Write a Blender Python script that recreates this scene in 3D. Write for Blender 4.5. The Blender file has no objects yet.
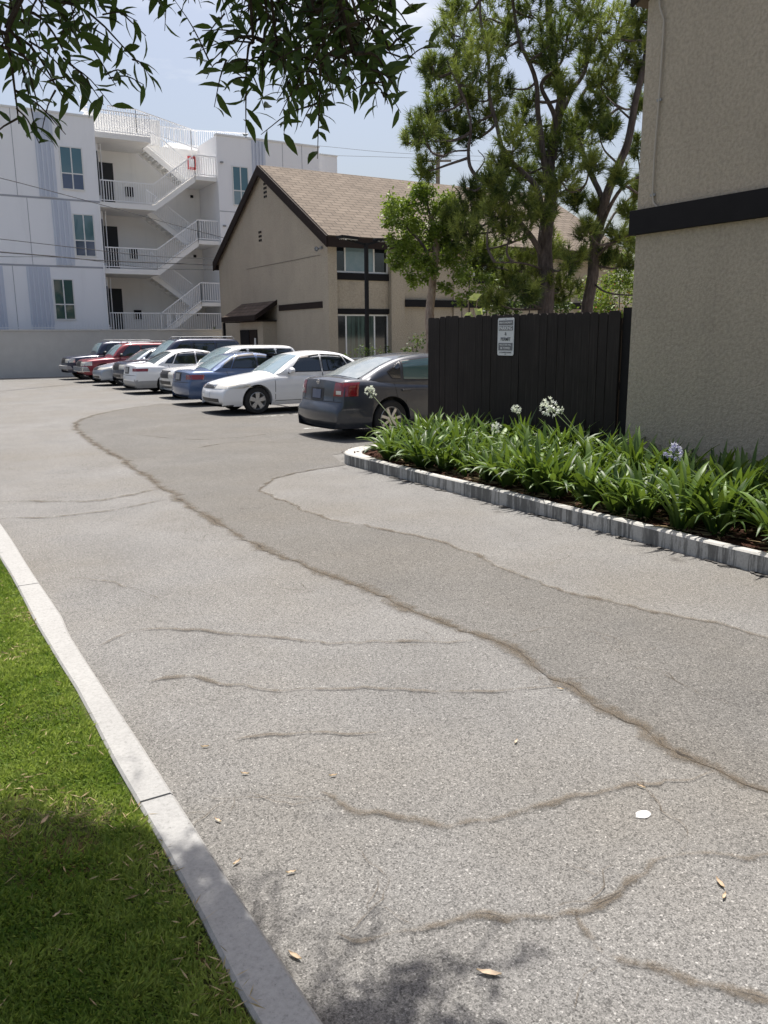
import bpy, bmesh, math, random
import numpy as np
from mathutils import Vector, Matrix, noise as mnoise
from mathutils.bvhtree import BVHTree

R = math.radians
rnd = random.Random(7)
SC = bpy.context.scene
COL = SC.collection

# ------------------------------------------------------------------ camera
# world frame: x = across the driveway, y = along the driveway, z = up
F_PX, PITCH, YAW, ROLL, CAM_H = 820.0, math.atan(175/820), R(31), R(0.45), 1.75
FW = Vector((math.sin(YAW)*math.cos(PITCH), math.cos(YAW)*math.cos(PITCH), -math.sin(PITCH)))
R0 = Vector((math.cos(YAW), -math.sin(YAW), 0)); U0 = R0.cross(FW)
RT = (R0*math.cos(ROLL) - U0*math.sin(ROLL)).normalized(); UP = (U0*math.cos(ROLL) + R0*math.sin(ROLL)).normalized()
CAMP = Vector((0, 0, CAM_H))
def at(u, v, d):
    """world point seen at photo position u, v when d metres deep"""
    return CAMP + (FW + RT*((u-384)/F_PX) - UP*((v-512)/F_PX))*d
def at_y(u, v, y):
    k = (at(u, v, 1)-CAMP); return CAMP + k*(y/k.y)
def at_x(u, v, x):
    k = (at(u, v, 1)-CAMP); return CAMP + k*(x/k.x)
def at_z(u, v, z):
    k = (at(u, v, 1)-CAMP); return CAMP + k*((z-CAM_H)/k.z)

cam_d = bpy.data.cameras.new("camera"); cam = bpy.data.objects.new("camera", cam_d); COL.objects.link(cam)
cam_d.sensor_fit = 'VERTICAL'; cam_d.sensor_height = 36; cam_d.lens = 36*F_PX/1024
cam_d.clip_start = 0.05; cam_d.clip_end = 5000
m3 = Matrix((RT, UP, -FW)).transposed(); cam.matrix_world = Matrix.Translation(CAMP) @ m3.to_4x4()
SC.camera = cam

# ------------------------------------------------------------------ light
SUN_EL, SUN_OFF = R(69), R(-28)
sun_h = Vector((-math.sin(SUN_OFF), math.cos(SUN_OFF), 0))
SUN = (sun_h*math.cos(SUN_EL) + Vector((0, 0, math.sin(SUN_EL)))).normalized()   # towards the sun
sd = bpy.data.lights.new("sun", 'SUN'); so = bpy.data.objects.new("sun", sd); COL.objects.link(so)
sd.energy = 5.0; sd.angle = R(0.53); sd.color = (1.0, 0.955, 0.90)
so.rotation_euler = SUN.to_track_quat('Z', 'Y').to_euler(); so.location = (0, 0, 30)

world = bpy.data.worlds.new("World"); SC.world = world; world.use_nodes = True
wn = world.node_tree; wn.nodes.clear()
def W(t, **k):
    n = wn.nodes.new(t)
    for a, b in k.items(): setattr(n, a, b)
    return n
sky = W('ShaderNodeTexSky', sky_type='NISHITA', sun_disc=False, sun_elevation=SUN_EL,
        sun_rotation=math.atan2(sun_h.x, sun_h.y), air_density=1.0, dust_density=4.8, ozone_density=1.0)
tc = W('ShaderNodeTexCoord'); mp = W('ShaderNodeMapping'); mp.inputs['Scale'].default_value = (1.0, 1.0, 3.2)
cn = W('ShaderNodeTexNoise'); cn.inputs['Scale'].default_value = 2.6; cn.inputs['Detail'].default_value = 9; cn.inputs['Roughness'].default_value = .58
cr = W('ShaderNodeValToRGB'); cr.color_ramp.elements[0].position = .56; cr.color_ramp.elements[1].position = .78
cr.color_ramp.elements[0].color = (0, 0, 0, 1); cr.color_ramp.elements[1].color = (1, 1, 1, 1)
mx = W('ShaderNodeMix', data_type='RGBA'); mx.inputs[7].default_value = (7.0, 7.1, 7.3, 1)
bg = W('ShaderNodeBackground'); bg.inputs[1].default_value = 0.10
wo = W('ShaderNodeOutputWorld')
wn.links.new(tc.outputs['Generated'], mp.inputs[0]); wn.links.new(mp.outputs[0], cn.inputs['Vector'])
wn.links.new(cn.outputs[0], cr.inputs[0]); wn.links.new(cr.outputs[0], mx.inputs[0])
wn.links.new(sky.outputs[0], mx.inputs[6]); wn.links.new(mx.outputs[2], bg.inputs[0]); wn.links.new(bg.outputs[0], wo.inputs[0])
SC.view_settings.view_transform = 'Standard'; SC.view_settings.look = 'None'
SC.view_settings.exposure = 0.60; SC.view_settings.gamma = 1.0; SC.view_settings.use_curve_mapping = False

# ------------------------------------------------------------------ materials
class Mat:
    def __init__(s, name, rough=.6, metal=0, spec=.5, coat=0, color=(.5, .5, .5)):
        s.m = bpy.data.materials.new(name); s.m.use_nodes = True; s.t = s.m.node_tree
        s.b = s.t.nodes['Principled BSDF']; s.out = s.t.nodes['Material Output']
        s.set('Roughness', rough); s.set('Metallic', metal); s.set('Specular IOR Level', spec); s.set('Coat Weight', coat)
        s.set('Base Color', (*color, 1)); s.co = None
    def set(s, k, v):
        i = s.b.inputs[k]
        if hasattr(v, 'is_output') or isinstance(v, bpy.types.NodeSocket): s.t.links.new(v, i)
        else: i.default_value = v
    def n(s, t, ins={}, **k):
        x = s.t.nodes.new(t)
        for a, b in k.items(): setattr(x, a, b)
        for a, b in ins.items():
            if isinstance(b, bpy.types.NodeSocket): s.t.links.new(b, x.inputs[a])
            else: x.inputs[a].default_value = b
        return x
    def coord(s, scale=(1, 1, 1), kind='Object', rot=(0, 0, 0)):
        if s.co is None: s.co = s.n('ShaderNodeTexCoord')
        return s.n('ShaderNodeMapping', {'Vector': s.co.outputs[kind], 'Scale': scale, 'Rotation': rot}).outputs[0]
    def noise(s, scale, detail=4, rough=.55, vec=None):
        return s.n('ShaderNodeTexNoise', {'Vector': vec if vec is not None else s.coord(), 'Scale': scale, 'Detail': detail, 'Roughness': rough}).outputs[0]
    def ramp(s, fac, *st):
        r = s.n('ShaderNodeValToRGB', {'Fac': fac}); e = r.color_ramp.elements
        while len(e) < len(st): e.new(.5)
        for q, (p, c) in zip(e, st):
            q.position = p; q.color = (*c, 1) if isinstance(c, tuple) else (c, c, c, 1)
        return r.outputs[0]
    def mix(s, fac, a, b, mode='MIX'):
        x = s.n('ShaderNodeMix', data_type='RGBA', blend_type=mode)
        for i, v in ((0, fac), (6, a), (7, b)):
            if isinstance(v, bpy.types.NodeSocket): s.t.links.new(v, x.inputs[i])
            else: x.inputs[i].default_value = v if i == 0 else (*v, 1) if len(v) == 3 else v
        return x.outputs[2]
    def math(s, op, a, b=0.0, c=0.0, clamp=False):
        x = s.n('ShaderNodeMath', operation=op, use_clamp=clamp)
        for i, v in enumerate((a, b, c)):
            if isinstance(v, bpy.types.NodeSocket): s.t.links.new(v, x.inputs[i])
            else: x.inputs[i].default_value = v
        return x.outputs[0]
    def bump(s, h, strength=.3, dist=.01):
        s.set('Normal', s.n('ShaderNodeBump', {'Height': h, 'Strength': strength, 'Distance': dist}).outputs[0])

MATS = {}
def simple(name, color, rough=.6, metal=0, coat=0, var=.12, scale=8, spec=.5, bump=0):
    """flat coloured material with a slight uneven tone"""
    m = Mat(name, rough, metal, spec, coat)
    nz = m.noise(scale, 5, .6)
    c = m.mix(nz, tuple(max(0, q*(1-var)) for q in color), tuple(min(1, q*(1+var)) for q in color))
    m.set('Base Color', c)
    if bump: m.bump(m.noise(scale*8, 4), bump, .004)
    MATS[name] = m.m; return m.m

def asphalt(name, base, tan, speck=1.0):
    m = Mat(name, .9, 0, .25)
    fine = m.noise(185, 3, .75); mid = m.noise(62, 3, .6); big = m.noise(1.1, 6, .6); blot = m.noise(.42, 5, .6)
    vor = m.n('ShaderNodeTexVoronoi', {'Vector': m.coord(), 'Scale': 150.0}); 
    c = m.mix(m.ramp(big, (.35, 0.0), (.68, 1.0)), tuple(q*.90 for q in base), tuple(q*1.10 for q in base))
    c = m.mix(m.ramp(blot, (.42, 0.0), (.70, .9)), c, tan)
    st = m.ramp(vor.outputs['Color'], (.12, .38), (.5, 1.0), (.8, 1.0), (1.0, 2.1))
    c = m.mix(.85*speck, c, st, 'MULTIPLY')
    c = m.mix(.9*speck, c, m.ramp(fine, (.30, .22), (.44, .82), (.54, 1.08), (.62, 1.45), (.76, 2.6)), 'MULTIPLY')
    c = m.mix(.5*speck, c, m.ramp(mid, (.34, .62), (.56, 1.08)), 'MULTIPLY')
    m.set('Base Color', c); m.bump(m.math('ADD', fine, m.math('MULTIPLY', mid, .8)), .45*speck, .006)
    MATS[name] = m.m; return m.m
asphalt('asphalt', (.186, .182, .174), (.168, .157, .138), 1.0)
asphalt('asphalt_patch', (.140, .135, .126), (.140, .130, .114), 1.0)

def crack_mat():
    m = Mat('crack', .95, 0, .1); m.co = None
    uv = m.n('ShaderNodeUVMap').outputs[0]; sp = m.n('ShaderNodeSeparateXYZ', {0: uv})
    vv = m.math('ADD', m.math('MULTIPLY', sp.outputs[1], 2), m.math('MULTIPLY', m.math('SUBTRACT', m.noise(7, 5, .7), .5), .9))
    v = m.math('ABSOLUTE', m.math('SUBTRACT', vv, 1))
    n1 = m.noise(16, 5, .7); n2 = m.noise(90, 3, .7); n3 = m.noise(4, 3, .6)
    edge = m.math('SUBTRACT', 1.0, v)
    a = m.math('ADD', m.math('MULTIPLY', edge, 1.25), m.math('SUBTRACT', m.math('MULTIPLY', n1, 1.5), 1.0))
    a = m.math('ADD', a, m.math('MULTIPLY', m.math('SUBTRACT', n3, .55), 2.6))
    a = m.math('ADD', a, m.math('MULTIPLY', m.math('SUBTRACT', n2, .5), .9), clamp=True)
    core = m.math('GREATER_THAN', m.math('ADD', edge, m.math('MULTIPLY', m.math('SUBTRACT', n3, .5), .8)), 1.02)
    c = m.mix(n2, (.075, .060, .044), (.175, .145, .108)); c = m.mix(m.math('MULTIPLY', core, .85), c, (.035, .03, .025))
    m.set('Base Color', c)
    tr = m.n('ShaderNodeBsdfTransparent'); ms = m.n('ShaderNodeMixShader', {0: m.math('MAXIMUM', m.math('MULTIPLY', a, .58), m.math('MULTIPLY', core, .6))})
    m.t.links.new(tr.outputs[0], ms.inputs[1]); m.t.links.new(m.b.outputs[0], ms.inputs[2]); m.t.links.new(ms.outputs[0], m.out.inputs[0])
    MATS['crack'] = m.m
crack_mat()
def worn_paint():
    m = Mat('worn_paint', .8)
    m.set('Base Color', (.62, .62, .60, 1)); a = m.ramp(m.noise(5, 8, .8), (.48, 0.0), (.60, .8))
    tr = m.n('ShaderNodeBsdfTransparent'); ms = m.n('ShaderNodeMixShader', {0: a})
    m.t.links.new(tr.outputs[0], ms.inputs[1]); m.t.links.new(m.b.outputs[0], ms.inputs[2]); m.t.links.new(ms.outputs[0], m.out.inputs[0])
    MATS['worn_paint'] = m.m
worn_paint()
def oil_mat():
    m = Mat('oil', .7); m.set('Base Color', (.07, .06, .05, 1))
    v = m.n('ShaderNodeVectorMath', {0: m.n('ShaderNodeUVMap').outputs[0], 1: (.5, .5, 0)}, operation='DISTANCE').outputs['Value']
    a = m.math('ADD', m.math('SUBTRACT', .75, m.math('MULTIPLY', v, 2.0)), m.math('MULTIPLY', m.math('SUBTRACT', m.noise(14, 6, .75), .58), 2.2), clamp=True)
    tr = m.n('ShaderNodeBsdfTransparent'); ms = m.n('ShaderNodeMixShader', {0: m.math('MULTIPLY', a, .6)})
    m.t.links.new(tr.outputs[0], ms.inputs[1]); m.t.links.new(m.b.outputs[0], ms.inputs[2]); m.t.links.new(ms.outputs[0], m.out.inputs[0])
    MATS['oil'] = m.m
oil_mat()
simple('seam_stain', (.085, .08, .072), .9, var=.3, scale=30)

def concrete(name, col, streak=False):
    m = Mat(name, .88, 0, .3)
    c = m.mix(m.noise(2.2, 6, .6), tuple(q*.82 for q in col), tuple(q*1.12 for q in col))
    c = m.mix(.8, c, m.ramp(m.noise(60, 5, .8), (.32, .55), (.42, .9), (.6, 1.08)), 'MULTIPLY'); c = m.mix(m.ramp(m.noise(28, 3, .6), (.70, 0.0), (.74, .8)), c, tuple(q*.35 for q in col))
    c = m.mix(m.ramp(m.noise(9, 5, .7), (.60, 0.0), (.72, .45)), c, tuple(q*.5 for q in col))
    if streak:   # dirty run-off that has dried down the face of the kerb
        g = m.n('ShaderNodeNewGeometry'); up = m.n('ShaderNodeSeparateXYZ', {0: g.outputs['Normal']}).outputs[2]
        side = m.math('LESS_THAN', m.math('ABSOLUTE', up), .5)
        s1 = m.noise(1.0, 6, .8, m.coord((17, 17, 1.4))); s2 = m.noise(1.0, 4, .65, m.coord((3.1, 3.1, .2)))
        k = m.ramp(m.math('ADD', s1, m.math('MULTIPLY', m.math('SUBTRACT', s2, .5), .9)), (.44, 0.0), (.49, .5), (.57, .85))
        c = m.mix(m.math('MULTIPLY', k, side), c, (.10, .098, .09))
    m.set('Base Color', c); m.bump(m.noise(70, 5), .3, .004); MATS[name] = m.m
concrete('kerb', (.315, .312, .30)); concrete('kerb_stained', (.42, .41, .38), True); concrete('block_wall', (.58, .565, .525))
concrete('slab', (.55, .54, .52))

def stucco(name, col, s=1.0, b=.7):
    m = Mat(name, .92, 0, .2)
    big = m.noise(.7, 5, .6); n1 = m.noise(26*s, 6, .65); n2 = m.noise(80*s, 4, .6); st = m.noise(1.0, 5, .6, m.coord((3, 3, .35)))
    c = m.mix(m.ramp(big, (.3, 0.0), (.7, 1.0)), tuple(q*.93 for q in col), tuple(q*1.06 for q in col))
    c = m.mix(m.ramp(st, (.5, 0.0), (.8, .3)), c, tuple(q*.72 for q in col))
    c = m.mix(.6, c, m.ramp(n1, (.35, .70), (.6, 1.10)), 'MULTIPLY'); c = m.mix(m.ramp(m.noise(2.3, 7, .75), (.56, 0.0), (.70, .35)), c, tuple(q*.62 for q in col))
    m.set('Base Color', c); m.bump(m.math('ADD', n1, m.math('MULTIPLY', n2, .5)), b, .022/s); MATS[name] = m.m
stucco('stucco_tan', (.46, .40, .315), 1.0, 1.0); stucco('stucco_house', (.44, .38, .295), .8, .8)
def panel_white(name, col):
    m = Mat(name, .7, 0, .3)
    c = m.mix(m.noise(.4, 5, .6), tuple(q*.95 for q in col), tuple(min(1, q*1.03) for q in col))
    c = m.mix(m.ramp(m.noise(1, 5, .7, m.coord((2, 2, .25))), (.52, 0.0), (.8, .28)), c, tuple(q*.72 for q in col))
    m.set('Base Color', c); m.bump(m.noise(30, 4), .1, .01); MATS[name] = m.m
panel_white('panel_white', (.86, .865, .88)); panel_white('bay_white', (.86, .85, .82)); 
simple('ribbed_blue', (.60, .64, .72), .5, .1, var=.05, scale=.8)
simple('joint_grey', (.36, .37, .40), .8)
simple('rail_white', (.88, .88, .88), .45, var=.03)
simple('dark_trim', (.014, .013, .014), .75, var=.25, scale=5, bump=.2, spec=.15)
simple('dark_brown_trim', (.026, .018, .015), .75, var=.25, scale=5, bump=.2, spec=.15)
simple('black_metal', (.008, .008, .009), .6, spec=.2)
simple('grey_metal', (.30, .31, .32), .5, .4)
simple('conduit_tan', (.40, .36, .30), .6)
simple('window_white', (.74, .74, .72), .5, var=.04)
simple('window_alu', (.55, .55, .54), .4, .4, var=.05)
simple('dark_opening', (.03, .032, .036), .8)
simple('cable', (.025, .025, .028), .6)
simple('sign_face', (.60, .62, .64), .35, .2, var=.05)
simple('sign_ink', (.14, .145, .16), .5); simple('sign_red', (.55, .06, .06), .5); simple('sign_white', (.72, .72, .72), .5)
simple('pole_wood', (.17, .14, .115), .9, scale=4)
def fence_mat():
    m = Mat('fence_paint', .7, 0, .15)
    g = m.noise(1.0, 5, .65, m.coord((38, 38, 1.6))); big = m.noise(2.0, 4, .6)
    c = m.mix(big, (.014, .0115, .0105), (.034, .029, .027)); c = m.mix(m.ramp(g, (.52, 0.0), (.76, .6)), c, (.06, .052, .046))
    m.set('Base Color', c); m.bump(g, .7, .004); MATS['fence_paint'] = m.m
fence_mat()
def shingle(name, ca, cb):
    m = Mat(name, .9, 0, .2)
    uv = m.n('ShaderNodeUVMap').outputs[0]
    br = m.n('ShaderNodeTexBrick', {'Vector': uv, 'Color1': (*ca, 1), 'Color2': (*cb, 1), 'Mortar': (*[q*.5 for q in ca], 1), 'Scale': 1.0,
        'Mortar Size': .03, 'Brick Width': .5, 'Row Height': .28, 'Mortar Smooth': .6, 'Bias': 0.0})
    c = m.mix(.8, br.outputs[0], m.ramp(m.noise(.9, 5, .65), (.3, .82), (.7, 1.12)), 'MULTIPLY')
    c = m.mix(.5, c, m.ramp(m.noise(40, 3, .7), (.3, .7), (.7, 1.2)), 'MULTIPLY')
    sp = m.n('ShaderNodeSeparateXYZ', {0: uv}); saw = m.math('FRACT', m.math('DIVIDE', sp.outputs[1], .28))
    m.set('Base Color', c); m.bump(m.math('SUBTRACT', 1.0, saw), 1.0, .05); MATS[name] = m.m
shingle('shingle_tan', (.128, .102, .078), (.162, .131, .102)); shingle('shingle_dark', (.10, .075, .06), (.15, .115, .095))
def bark(name, a, b, sc=1.0):
    m = Mat(name, .95, 0, .15); n = m.noise(1.0, 6, .7, m.coord((14*sc, 14*sc, 3*sc)))
    m.set('Base Color', m.ramp(n, (.3, a), (.7, b))); m.bump(n, .9, .03); MATS[name] = m.m
bark('pine_bark', (.045, .036, .034), (.16, .135, .125)); bark('pale_bark', (.16, .105, .075), (.47, .38, .30)); bark('twig_bark', (.03, .022, .016), (.09, .07, .05), 4)
def leafmat(name, ca, cb, trans=.35, rough=.5, spec=.4):
    m = Mat(name, rough, 0, spec)
    at_ = m.n('ShaderNodeAttribute', attribute_name='tone'); f = at_.outputs['Fac']
    c = m.mix(f, ca, cb); m.set('Base Color', c)
    tl = m.n('ShaderNodeBsdfTranslucent', {'Color': m.mix(.35, c, (.30, .42, .03))})
    ms = m.n('ShaderNodeMixShader', {0: trans}); m.t.links.new(m.b.outputs[0], ms.inputs[1]); m.t.links.new(tl.outputs[0], ms.inputs[2])
    m.t.links.new(ms.outputs[0], m.out.inputs[0]); MATS[name] = m.m
leafmat('willow_leaf', (.018, .040, .013), (.062, .11, .028), .24, .5, .25)
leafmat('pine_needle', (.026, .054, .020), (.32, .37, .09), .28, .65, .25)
leafmat('broad_leaf', (.04, .085, .015), (.25, .33, .05), .34, .5, .3)
leafmat('lily_leaf', (.010, .036, .008), (.14, .225, .042), .24, .45, .3)
leafmat('lawn_blade', (.085, .16, .026), (.36, .43, .10), .38, .6, .2)
leafmat('straw', (.28, .20, .10), (.42, .33, .18), .2, .7)
leafmat('petal_white', (.68, .70, .66), (.86, .87, .84), .35, .6)
leafmat('petal_lilac', (.38, .36, .60), (.66, .64, .82), .35, .6)
leafmat('petal_red', (.40, .05, .03), (.60, .13, .07), .3, .6)
leafmat('dry_leaf', (.42, .30, .19), (.66, .52, .38), .2, .7)
leafmat('stalk', (.16, .22, .08), (.30, .36, .15), .15, .6)
leafmat('pale_leaf', (.32, .38, .12), (.55, .58, .26), .4, .45)
def soilmat():
    m = Mat('soil', .95, 0, .15); n = m.noise(45, 6, .75)
    c = m.ramp(n, (.3, (.020, .011, .008)), (.55, (.085, .038, .024)), (.75, (.17, .085, .055)))
    m.set('Base Color', c); m.bump(n, 1.0, .03); MATS['soil'] = m.m
    m = Mat('lawn_soil', .95, 0, .1); n = m.noise(22, 6, .75)
    c = m.mix(m.ramp(m.noise(2.2, 4, .6), (.5, 0.0), (.66, .8)), m.ramp(n, (.3, (.035, .045, .014)), (.7, (.10, .12, .04))), (.16, .09, .05))
    m.set('Base Color', c); m.bump(n, 1.0, .02); MATS['lawn_soil'] = m.m
    m = Mat('earth', .95, 0, .1); m.set('Base Color', m.mix(m.noise(.3, 6, .6), (.20, .18, .14), (.28, .26, .22))); MATS['earth'] = m.m
soilmat()
def paint(name, col, metal=.25, rough=.28, dust=.12):
    m = Mat(name, rough, metal, .5, .8)
    n = m.noise(3, 5, .6)
    m.set('Coat Roughness', .06)
    c = m.mix(m.ramp(n, (.35, 0.0), (.75, dust)), col, (.32, .30, .27)); m.set('Base Color', c)
    m.set('Roughness', m.ramp(n, (.3, rough), (.7, rough+.14))); MATS[name] = m.m
paint('paint_charcoal', (.026, .034, .050), .4, .33, .09); paint('paint_white', (.76, .77, .78), 0, .3, .06); paint('paint_blue', (.055, .10, .21), .45, .3, .12)
paint('paint_silver', (.42, .44, .46), .7, .3, .1); paint('paint_navy', (.018, .026, .06), .3, .25, .08); paint('paint_red', (.22, .015, .028), .2, .3, .08)
paint('paint_silverblue', (.32, .36, .42), .65, .3, .1); paint('paint_lightsilver', (.62, .63, .63), .5, .32, .08)
def glass(name, col, rough=.04, dust=.0, spec=.9):
    m = Mat(name, rough, 0, spec, .6); m.set('Coat Roughness', .02)
    n = m.noise(5, 6, .65)
    m.set('Base Color', m.mix(m.ramp(n, (.35, 0.0), (.75, dust)), col, (.45, .45, .43))); m.set('Roughness', m.ramp(n, (.3, rough), (.8, rough+dust*.4)))
    MATS[name] = m.m
glass('glass_dark', (.012, .016, .02)); glass('glass_mid', (.05, .075, .08), .05, .15); glass('glass_dusty', (.20, .235, .235), .16, .4); glass('glass_green', (.05, .10, .10), .04)
glass('glass_pale', (.16, .24, .27), .08, .2)
glass('glass_teal', (.05, .13, .16), .05); glass('glass_navy', (.03, .05, .12), .05)
def curtain_glass():
    m = Mat('glass_curtain', .05, 0, .9, .5); w = m.noise(1.0, 3, .6, m.coord((9, 9, .3)))
    m.set('Base Color', m.ramp(w, (.35, (.012, .022, .02)), (.65, (.09, .15, .13)))); MATS['glass_curtain'] = m.m
curtain_glass()
simple('tyre', (.018, .018, .018), .85, var=.3, scale=20); simple('alloy', (.50, .50, .50), .32, .75, var=.06)
simple('lamp_clear', (.62, .60, .54), .12, .2, 1, var=.25, scale=14); simple('lamp_red', (.22, .012, .014), .12, 0, 1, var=.3, scale=16); simple('lamp_amber', (.45, .10, .03), .15, 0, 1)
simple('plastic_black', (.02, .02, .022), .5); simple('chrome', (.62, .62, .62), .14, .95); simple('plate_dark', (.10, .12, .18), .4); simple('plate_white', (.68, .70, .72), .4)
simple('bumper_grey', (.30, .30, .30), .5); simple('seam', (.012, .012, .012), .7)
simple('paper', (.70, .70, .68), .8)

# ------------------------------------------------------------------ mesh helpers
def link(name, me, parent=None, mats=()):
    o = bpy.data.objects.new(name, me); COL.objects.link(o)
    for k in mats: me.materials.append(MATS[k] if isinstance(k, str) else k)
    if parent is not None: o.parent = parent
    return o
def tag(o, label=None, cat=None, group=None, kind=None):
    if label: o['label'] = label
    if cat: o['category'] = cat
    if group: o['group'] = group
    if kind: o['kind'] = kind
    return o
def thing(name, label, cat, loc=(0, 0, 0), rz=0, group=None):
    o = bpy.data.objects.new(name, None); COL.objects.link(o); o.empty_display_size = .3
    o.location = loc; o.rotation_euler = (0, 0, rz); return tag(o, label, cat, group)
class MB:
    def __init__(s): s.v = []; s.f = []; s.m = []; s.uv = {}
    def add(s, vs, fs, mi=0):
        k = len(s.v); s.v.extend([tuple(q) for q in vs]); s.f.extend([tuple(i+k for i in f) for f in fs]); s.m.extend([mi]*len(fs)); return s
    def box(s, x0, x1, y0, y1, z0, z1, mi=0):
        return s.add([(x0, y0, z0), (x1, y0, z0), (x1, y1, z0), (x0, y1, z0), (x0, y0, z1), (x1, y0, z1), (x1, y1, z1), (x0, y1, z1)],
                     [(3, 2, 1, 0), (4, 5, 6, 7), (0, 1, 5, 4), (1, 2, 6, 5), (2, 3, 7, 6), (3, 0, 4, 7)], mi)
    def prism(s, pts, d, mi=0):
        """polygon extruded by vector d"""
        n = len(pts); d = Vector(d); a = [Vector(p) for p in pts]; b = [p+d for p in a]
        fs = [tuple(range(n))[::-1], tuple(range(n, 2*n))] + [(i, (i+1) % n, n+(i+1) % n, n+i) for i in range(n)]
        return s.add(a+b, fs, mi)
    def bar(s, a, b, w, h=None, mi=0, up=(0, 0, 1)):
        a, b = Vector(a), Vector(b); h = h or w; d = (b-a).normalized(); u = Vector(up)
        if abs(d.dot(u)) > .98: u = Vector((0, 1, 0))
        x = d.cross(u).normalized()*w/2; y = x.cross(d).normalized()*h/2
        return s.prism([a-x-y, a+x-y, a+x+y, a-x+y], b-a, mi)
    def tube(s, pts, rad, n=8, mi=0, cap=True):
        pts = [Vector(p) for p in pts]; rad = rad if hasattr(rad, '__len__') else [rad]*len(pts)
        k0 = len(s.v); prev = None
        for i, p in enumerate(pts):
            d = (pts[min(i+1, len(pts)-1)]-pts[max(i-1, 0)])
            d = d.normalized() if d.length > 1e-9 else Vector((0, 0, 1))
            if prev is None: x = d.cross(Vector((0, 0, 1)) if abs(d.z) < .9 else Vector((1, 0, 0))).normalized()
            else:
                x = prev-d*prev.dot(d); x = x.normalized() if x.length > 1e-6 else d.orthogonal().normalized()
            prev = x; y = d.cross(x)
            for j in range(n):
                t = 2*math.pi*j/n; s.v.append(tuple(p+(x*math.cos(t)+y*math.sin(t))*rad[i]))
        for i in range(len(pts)-1):
            for j in range(n):
                s.f.append((k0+i*n+j, k0+i*n+(j+1) % n, k0+(i+1)*n+(j+1) % n, k0+(i+1)*n+j)); s.m.append(mi)
        if cap:
            s.f.append(tuple(range(k0, k0+n))[::-1]); s.m.append(mi)
            e = k0+(len(pts)-1)*n; s.f.append(tuple(range(e, e+n))); s.m.append(mi)
        return s
    def lathe(s, prof, c=(0, 0, 0), axis='z', n=24, mi=0, closed=False):
        k0 = len(s.v); c = Vector(c)
        for (r, h) in prof:
            for j in range(n):
                t = 2*math.pi*j/n; a, b = r*math.cos(t), r*math.sin(t)
                s.v.append(tuple(c+(Vector((a, b, h)) if axis == 'z' else Vector((a, h, b)) if axis == 'y' else Vector((h, a, b)))))
        m = len(prof)
        for i in range(m if closed else m-1):
            for j in range(n):
                i2 = (i+1) % m; s.f.append((k0+i*n+j, k0+i*n+(j+1) % n, k0+i2*n+(j+1) % n, k0+i2*n+j)); s.m.append(mi)
        return s
    def mesh(s, name):
        me = bpy.data.meshes.new(name); me.from_pydata(s.v, [], s.f); me.polygons.foreach_set('material_index', s.m); return me
    def build(s, name, mats, parent=None, smooth=False, bevel=0, fixn=True, ang=40):
        me = s.mesh(name)
        if bevel or fixn:
            bm = bmesh.new(); bm.from_mesh(me)
            if fixn: bmesh.ops.recalc_face_normals(bm, faces=bm.faces)
            if bevel: bmesh.ops.bevel(bm, geom=[e for e in bm.edges if e.is_manifold and e.calc_face_angle(0) > .5], offset=bevel, segments=2, affect='EDGES', profile=.6)
            bm.to_mesh(me); bm.free()
        if smooth: me.shade_smooth(); me.set_sharp_from_angle(angle=R(ang))
        return link(name, me, parent, [mats] if isinstance(mats, str) else mats)
def npmesh(name, V, Fq, mats, parent=None, tone=None, smooth=False, nper=4):
    """fast mesh from numpy arrays: V (n,3), Fq (m,nper)"""
    me = bpy.data.meshes.new(name); V = np.asarray(V, np.float32); Fq = np.asarray(Fq, np.int32)
    me.vertices.add(len(V)); me.vertices.foreach_set('co', V.ravel())
    me.loops.add(Fq.size); me.loops.foreach_set('vertex_index', Fq.ravel())
    me.polygons.add(len(Fq)); me.polygons.foreach_set('loop_start', np.arange(0, Fq.size, nper, dtype=np.int32))
    try: me.polygons.foreach_set('loop_total', np.full(len(Fq), nper, np.int32))
    except Exception: pass
    if tone is not None:
        a = me.attributes.new('tone', 'FLOAT', 'POINT'); a.data.foreach_set('value', np.asarray(tone, np.float32))
    me.update(calc_edges=True); me.validate()
    if smooth: me.shade_smooth()
    return link(name, me, parent, mats)
def set_uv(o, fn):
    me = o.data; uv = me.uv_layers.new(name='UVMap'); 
    for l in me.loops: uv.data[l.index].uv = fn(me.vertices[l.vertex_index].co)
def catmull(pts, n=8):
    P = [Vector(p) for p in pts]; P = [P[0]*2-P[1]]+P+[P[-1]*2-P[-2]]; out = []
    for i in range(1, len(P)-2):
        for k in range(n):
            t = k/n; a, b, c, d = P[i-1:i+3]
            out.append(.5*((2*b)+(c-a)*t+(2*a-5*b+4*c-d)*t*t+(3*b-a-3*c+d)*t**3))
    out.append(P[-2]); return out
def sheet(name, pts, z, mat, kind='structure', parent=None):
    me = bpy.data.meshes.new(name); me.from_pydata([(p[0], p[1], z) for p in pts], [], [tuple(range(len(pts)))])
    bm = bmesh.new(); bm.from_mesh(me); bmesh.ops.triangulate(bm, faces=bm.faces)
    for f in bm.faces:
        if f.normal.z < 0: f.normal_flip()
    bm.to_mesh(me); bm.free()
    o = link(name, me, parent, [mat]); 
    if parent is None: tag(o, kind=kind)
    return o

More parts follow.
